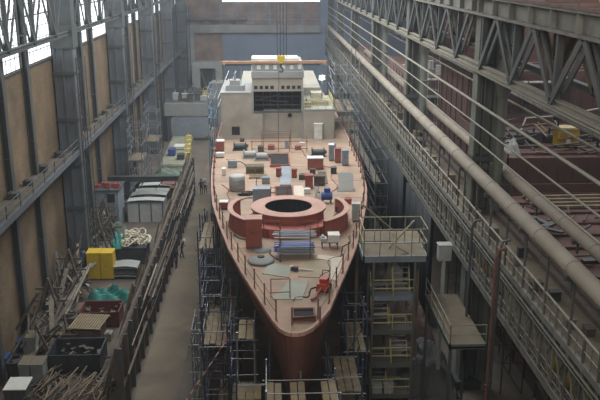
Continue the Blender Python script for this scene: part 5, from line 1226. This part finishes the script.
# ------------------------------------------------------------------ people
def person(x, y, z, rz, h, label, jacket, trousers, helmet, pose=0):
    k = h/1.78; J = {}
    lean = .12 if pose else 0.0
    pts = [('pel', (0, 0, .95), .15), ('bel', (0, -.01-lean*.3, 1.12), .145), ('che', (0, -.02-lean, 1.34), .165), ('nkb', (0, -.0-lean*1.3, 1.50), .07), ('hea', (0, -.02-lean*1.6, 1.58), .065), ('hd2', (0, -.03-lean*1.8, 1.68), .105), ('hd3', (0, -.02-lean*1.8, 1.74), .09)]
    E_ = [('pel', 'bel'), ('bel', 'che'), ('che', 'nkb'), ('nkb', 'hea'), ('hea', 'hd2'), ('hd2', 'hd3')]
    fw = -.22 if pose else -.05
    for s, n_ in ((-1, 'l'), (1, 'r')):
        st = .12*s if pose else .04*s
        pts += [(n_+'sh', (s*.2, -.01-lean, 1.43), .075), (n_+'el', (s*.27, .02-lean*.5+fw*.3, 1.16), .05), (n_+'wr', (s*.25, fw-.05, .95 if not pose else 1.1), .032), (n_+'pa', (s*.24, fw-.09, .87 if not pose else 1.08), .036),
                (n_+'hi', (s*.1, 0, .88), .105), (n_+'kn', (s*.12, -.03+st*.8, .5), .068), (n_+'an', (s*.12, .02+st*1.6, .1), .045), (n_+'he', (s*.125, .03+st*1.6, .045), .045), (n_+'to', (s*.14, -.15+st*1.6, .04), .04)]
        E_ += [('che', n_+'sh'), (n_+'sh', n_+'el'), (n_+'el', n_+'wr'), (n_+'wr', n_+'pa'), ('pel', n_+'hi'), (n_+'hi', n_+'kn'), (n_+'kn', n_+'an'), (n_+'an', n_+'he'), (n_+'he', n_+'to')]
        px_, py_, pz_ = pts[[q[0] for q in pts].index(n_+'pa')][1]
        for f in range(5):
            L = (.055, .075, .08, .075, .06)[f]; ox = (-s*.03 if f == 0 else 0); oy = -.035+.02*f
            nm = n_+'f%d' % f; pts += [(nm, (px_+ox, py_+oy, pz_-.03), .011), (nm+'b', (px_+ox-s*.01, py_+oy-.008, pz_-.03-L), .009)]; E_ += [(n_+'pa', nm), (nm, nm+'b')]
    idx = {p[0]: i for i, p in enumerate(pts)}
    me = bpy.data.meshes.new('person'); me.from_pydata([(p[1][0]*k, p[1][1]*k, p[1][2]*k) for p in pts], [(idx[a_], idx[b_]) for a_, b_ in E_], []); me.update()
    t = bpy.data.objects.new('tmp', me); C.objects.link(t)
    md = t.modifiers.new('s', 'SKIN'); md.use_smooth_shade = True
    for i, p in enumerate(pts): me.skin_vertices[0].data[i].radius = (p[2]*k, p[2]*k*(.72 if p[0] in ('che', 'bel', 'pel') else 1)); me.skin_vertices[0].data[i].use_root = (i == 0)
    t.modifiers.new('u', 'SUBSURF').levels = 1
    bpy.context.view_layer.update()
    dg = bpy.context.evaluated_depsgraph_get(); nm_ = bpy.data.meshes.new_from_object(t.evaluated_get(dg)); bpy.data.objects.remove(t)
    b = bpy.data.objects.new('body', nm_); nm_.materials.clear()
    for q in (jacket, trousers, skinM, rubber): nm_.materials.append(q)
    for pl_ in nm_.polygons:
        c_ = pl_.center/k; ax = abs(c_.x)
        pl_.material_index = 3 if c_.z < .12 else 1 if (c_.z < 1.0 and ax < .2) else 2 if (c_.z > 1.52 or (c_.z < 1.12 and ax > .2 and c_.y < fw-.03)) else 0
        pl_.use_smooth = True
    zmin = min(v.co.z for v in nm_.vertices)
    o = empty('person', (x, y, z), label, 'person', None, rz); C.objects.link(b); b.parent = o; b.location = (0, 0, -zmin)
    hy = (-.03-lean*1.8)*k
    m = MB(); m.lathe([(.125*k, 0), (.13*k, .03*k), (.11*k, .09*k), (.06*k, .13*k), (.01, .14*k)], (0, hy, 1.71*k-zmin), 14); m.lathe([(.16*k, -.01*k), (.125*k, .01*k)], (0, hy-.01, 1.71*k-zmin), 14); m.build('helmet', helmet, o)
    m = MB()
    for s in (-1, 1): m.lathe([(.001, -.012*k), (.012*k, 0), (.001, .012*k)], (s*.035*k, hy-.1*k, 1.67*k-zmin), 8)
    m.build('eyes', rubber, o)
    m = MB(); m.lathe([(.018*k, -.03*k), (.012*k, .0), (.002, .02*k)], (0, hy-.105*k, 1.65*k-zmin), 6); m.cbox((0, hy-.1*k, 1.60*k-zmin), (.05*k, .012*k, .01*k))
    for s in (-1, 1): m.lathe([(.001, -.03*k), (.014*k, 0), (.001, .03*k)], (s*.105*k, hy, 1.66*k-zmin), 6)
    m.build('face_features', skinM, o)
    return o
navy = mat('navy_workwear', (.03, .045, .10), .85, 0, .1, 5); dk = mat('black_workwear', (.025, .025, .03), .85, 0, .1, 5); whj = mat('pale_jacket', (.5, .5, .5), .85, 0, .1, 5)
hw = mat('helmet_white', (.6, .6, .58), .4, 0, .05, 2); ho = mat('helmet_orange', (.5, .2, .05), .4, 0, .05, 2)
a = G(201.5, 194, .06); person(a.x, a.y, .06, .3, 1.88, 'person in black workwear standing on the walkway near the port quarter', dk, dk, navy)
a = G(205.5, 193, .06); person(a.x, a.y, .06, -.4, 1.86, 'person with a pale jacket and dark trousers standing beside the one in black', whj, dk, hw)
a = G(179, 258, .0); person(-8.5, a.y, .06, 1.4, 1.85, 'person in navy workwear bending towards the barrier on the walkway', navy, navy, hw, 1)
a = G(176.5, 268, .0); person(-8.75, a.y, .06, .9, 1.82, 'person in dark clothes behind the navy one, close against the barrier', dk, navy, dk, 0)
# ------------------------------------------------------------------ light
def area(name, loc, size, energy, col, rot=(0, 0, 0)):
    l = bpy.data.lights.new(name, 'AREA'); l.shape = 'RECTANGLE'; l.size, l.size_y = size; l.energy = energy; l.color = col
    o = bpy.data.objects.new(name, l); C.objects.link(o); o.location = loc; o.rotation_euler = rot; return o
m = MB(); m.box(-19, 8, 34, 46, 176, 34.4)
struct('ceiling', m, superG)
# roof skylights over each bay (out of view above)
area('skylight_main', (-1, 97, 33.8), (14, 94), 30000, (.93, .97, 1.0))
area('skylight_near', (-1, 34, 33.8), (14, 12), 160, (1.0, .95, .88))
area('skylight_side', (29, 92, 33.8), (16, 100), 11000, (1.0, .96, .95))
area('rear_fill', (2, 9, 31), (26, 5), 4800, (1.0, .98, .94), (R(80), 0, 0))  # unseen fill light added behind the camera to brighten upright faces
w = bpy.data.worlds.new('world'); SC.world = w; w.use_nodes = True
w.node_tree.nodes['Background'].inputs[0].default_value = (.5, .56, .62, 1); w.node_tree.nodes['Background'].inputs[1].default_value = .18
wn_ = w.node_tree.nodes; vs = wn_.new('ShaderNodeVolumeScatter'); vs.inputs['Density'].default_value = .00085; vs.inputs['Color'].default_value = (.82, .9, 1, 1); vs.inputs['Anisotropy'].default_value = .2
w.node_tree.links.new(vs.outputs[0], wn_['World Output'].inputs['Volume'])
SC.view_settings.view_transform = 'Standard'; SC.view_settings.look = 'None'; SC.view_settings.gamma = 1; SC.view_settings.exposure = 0
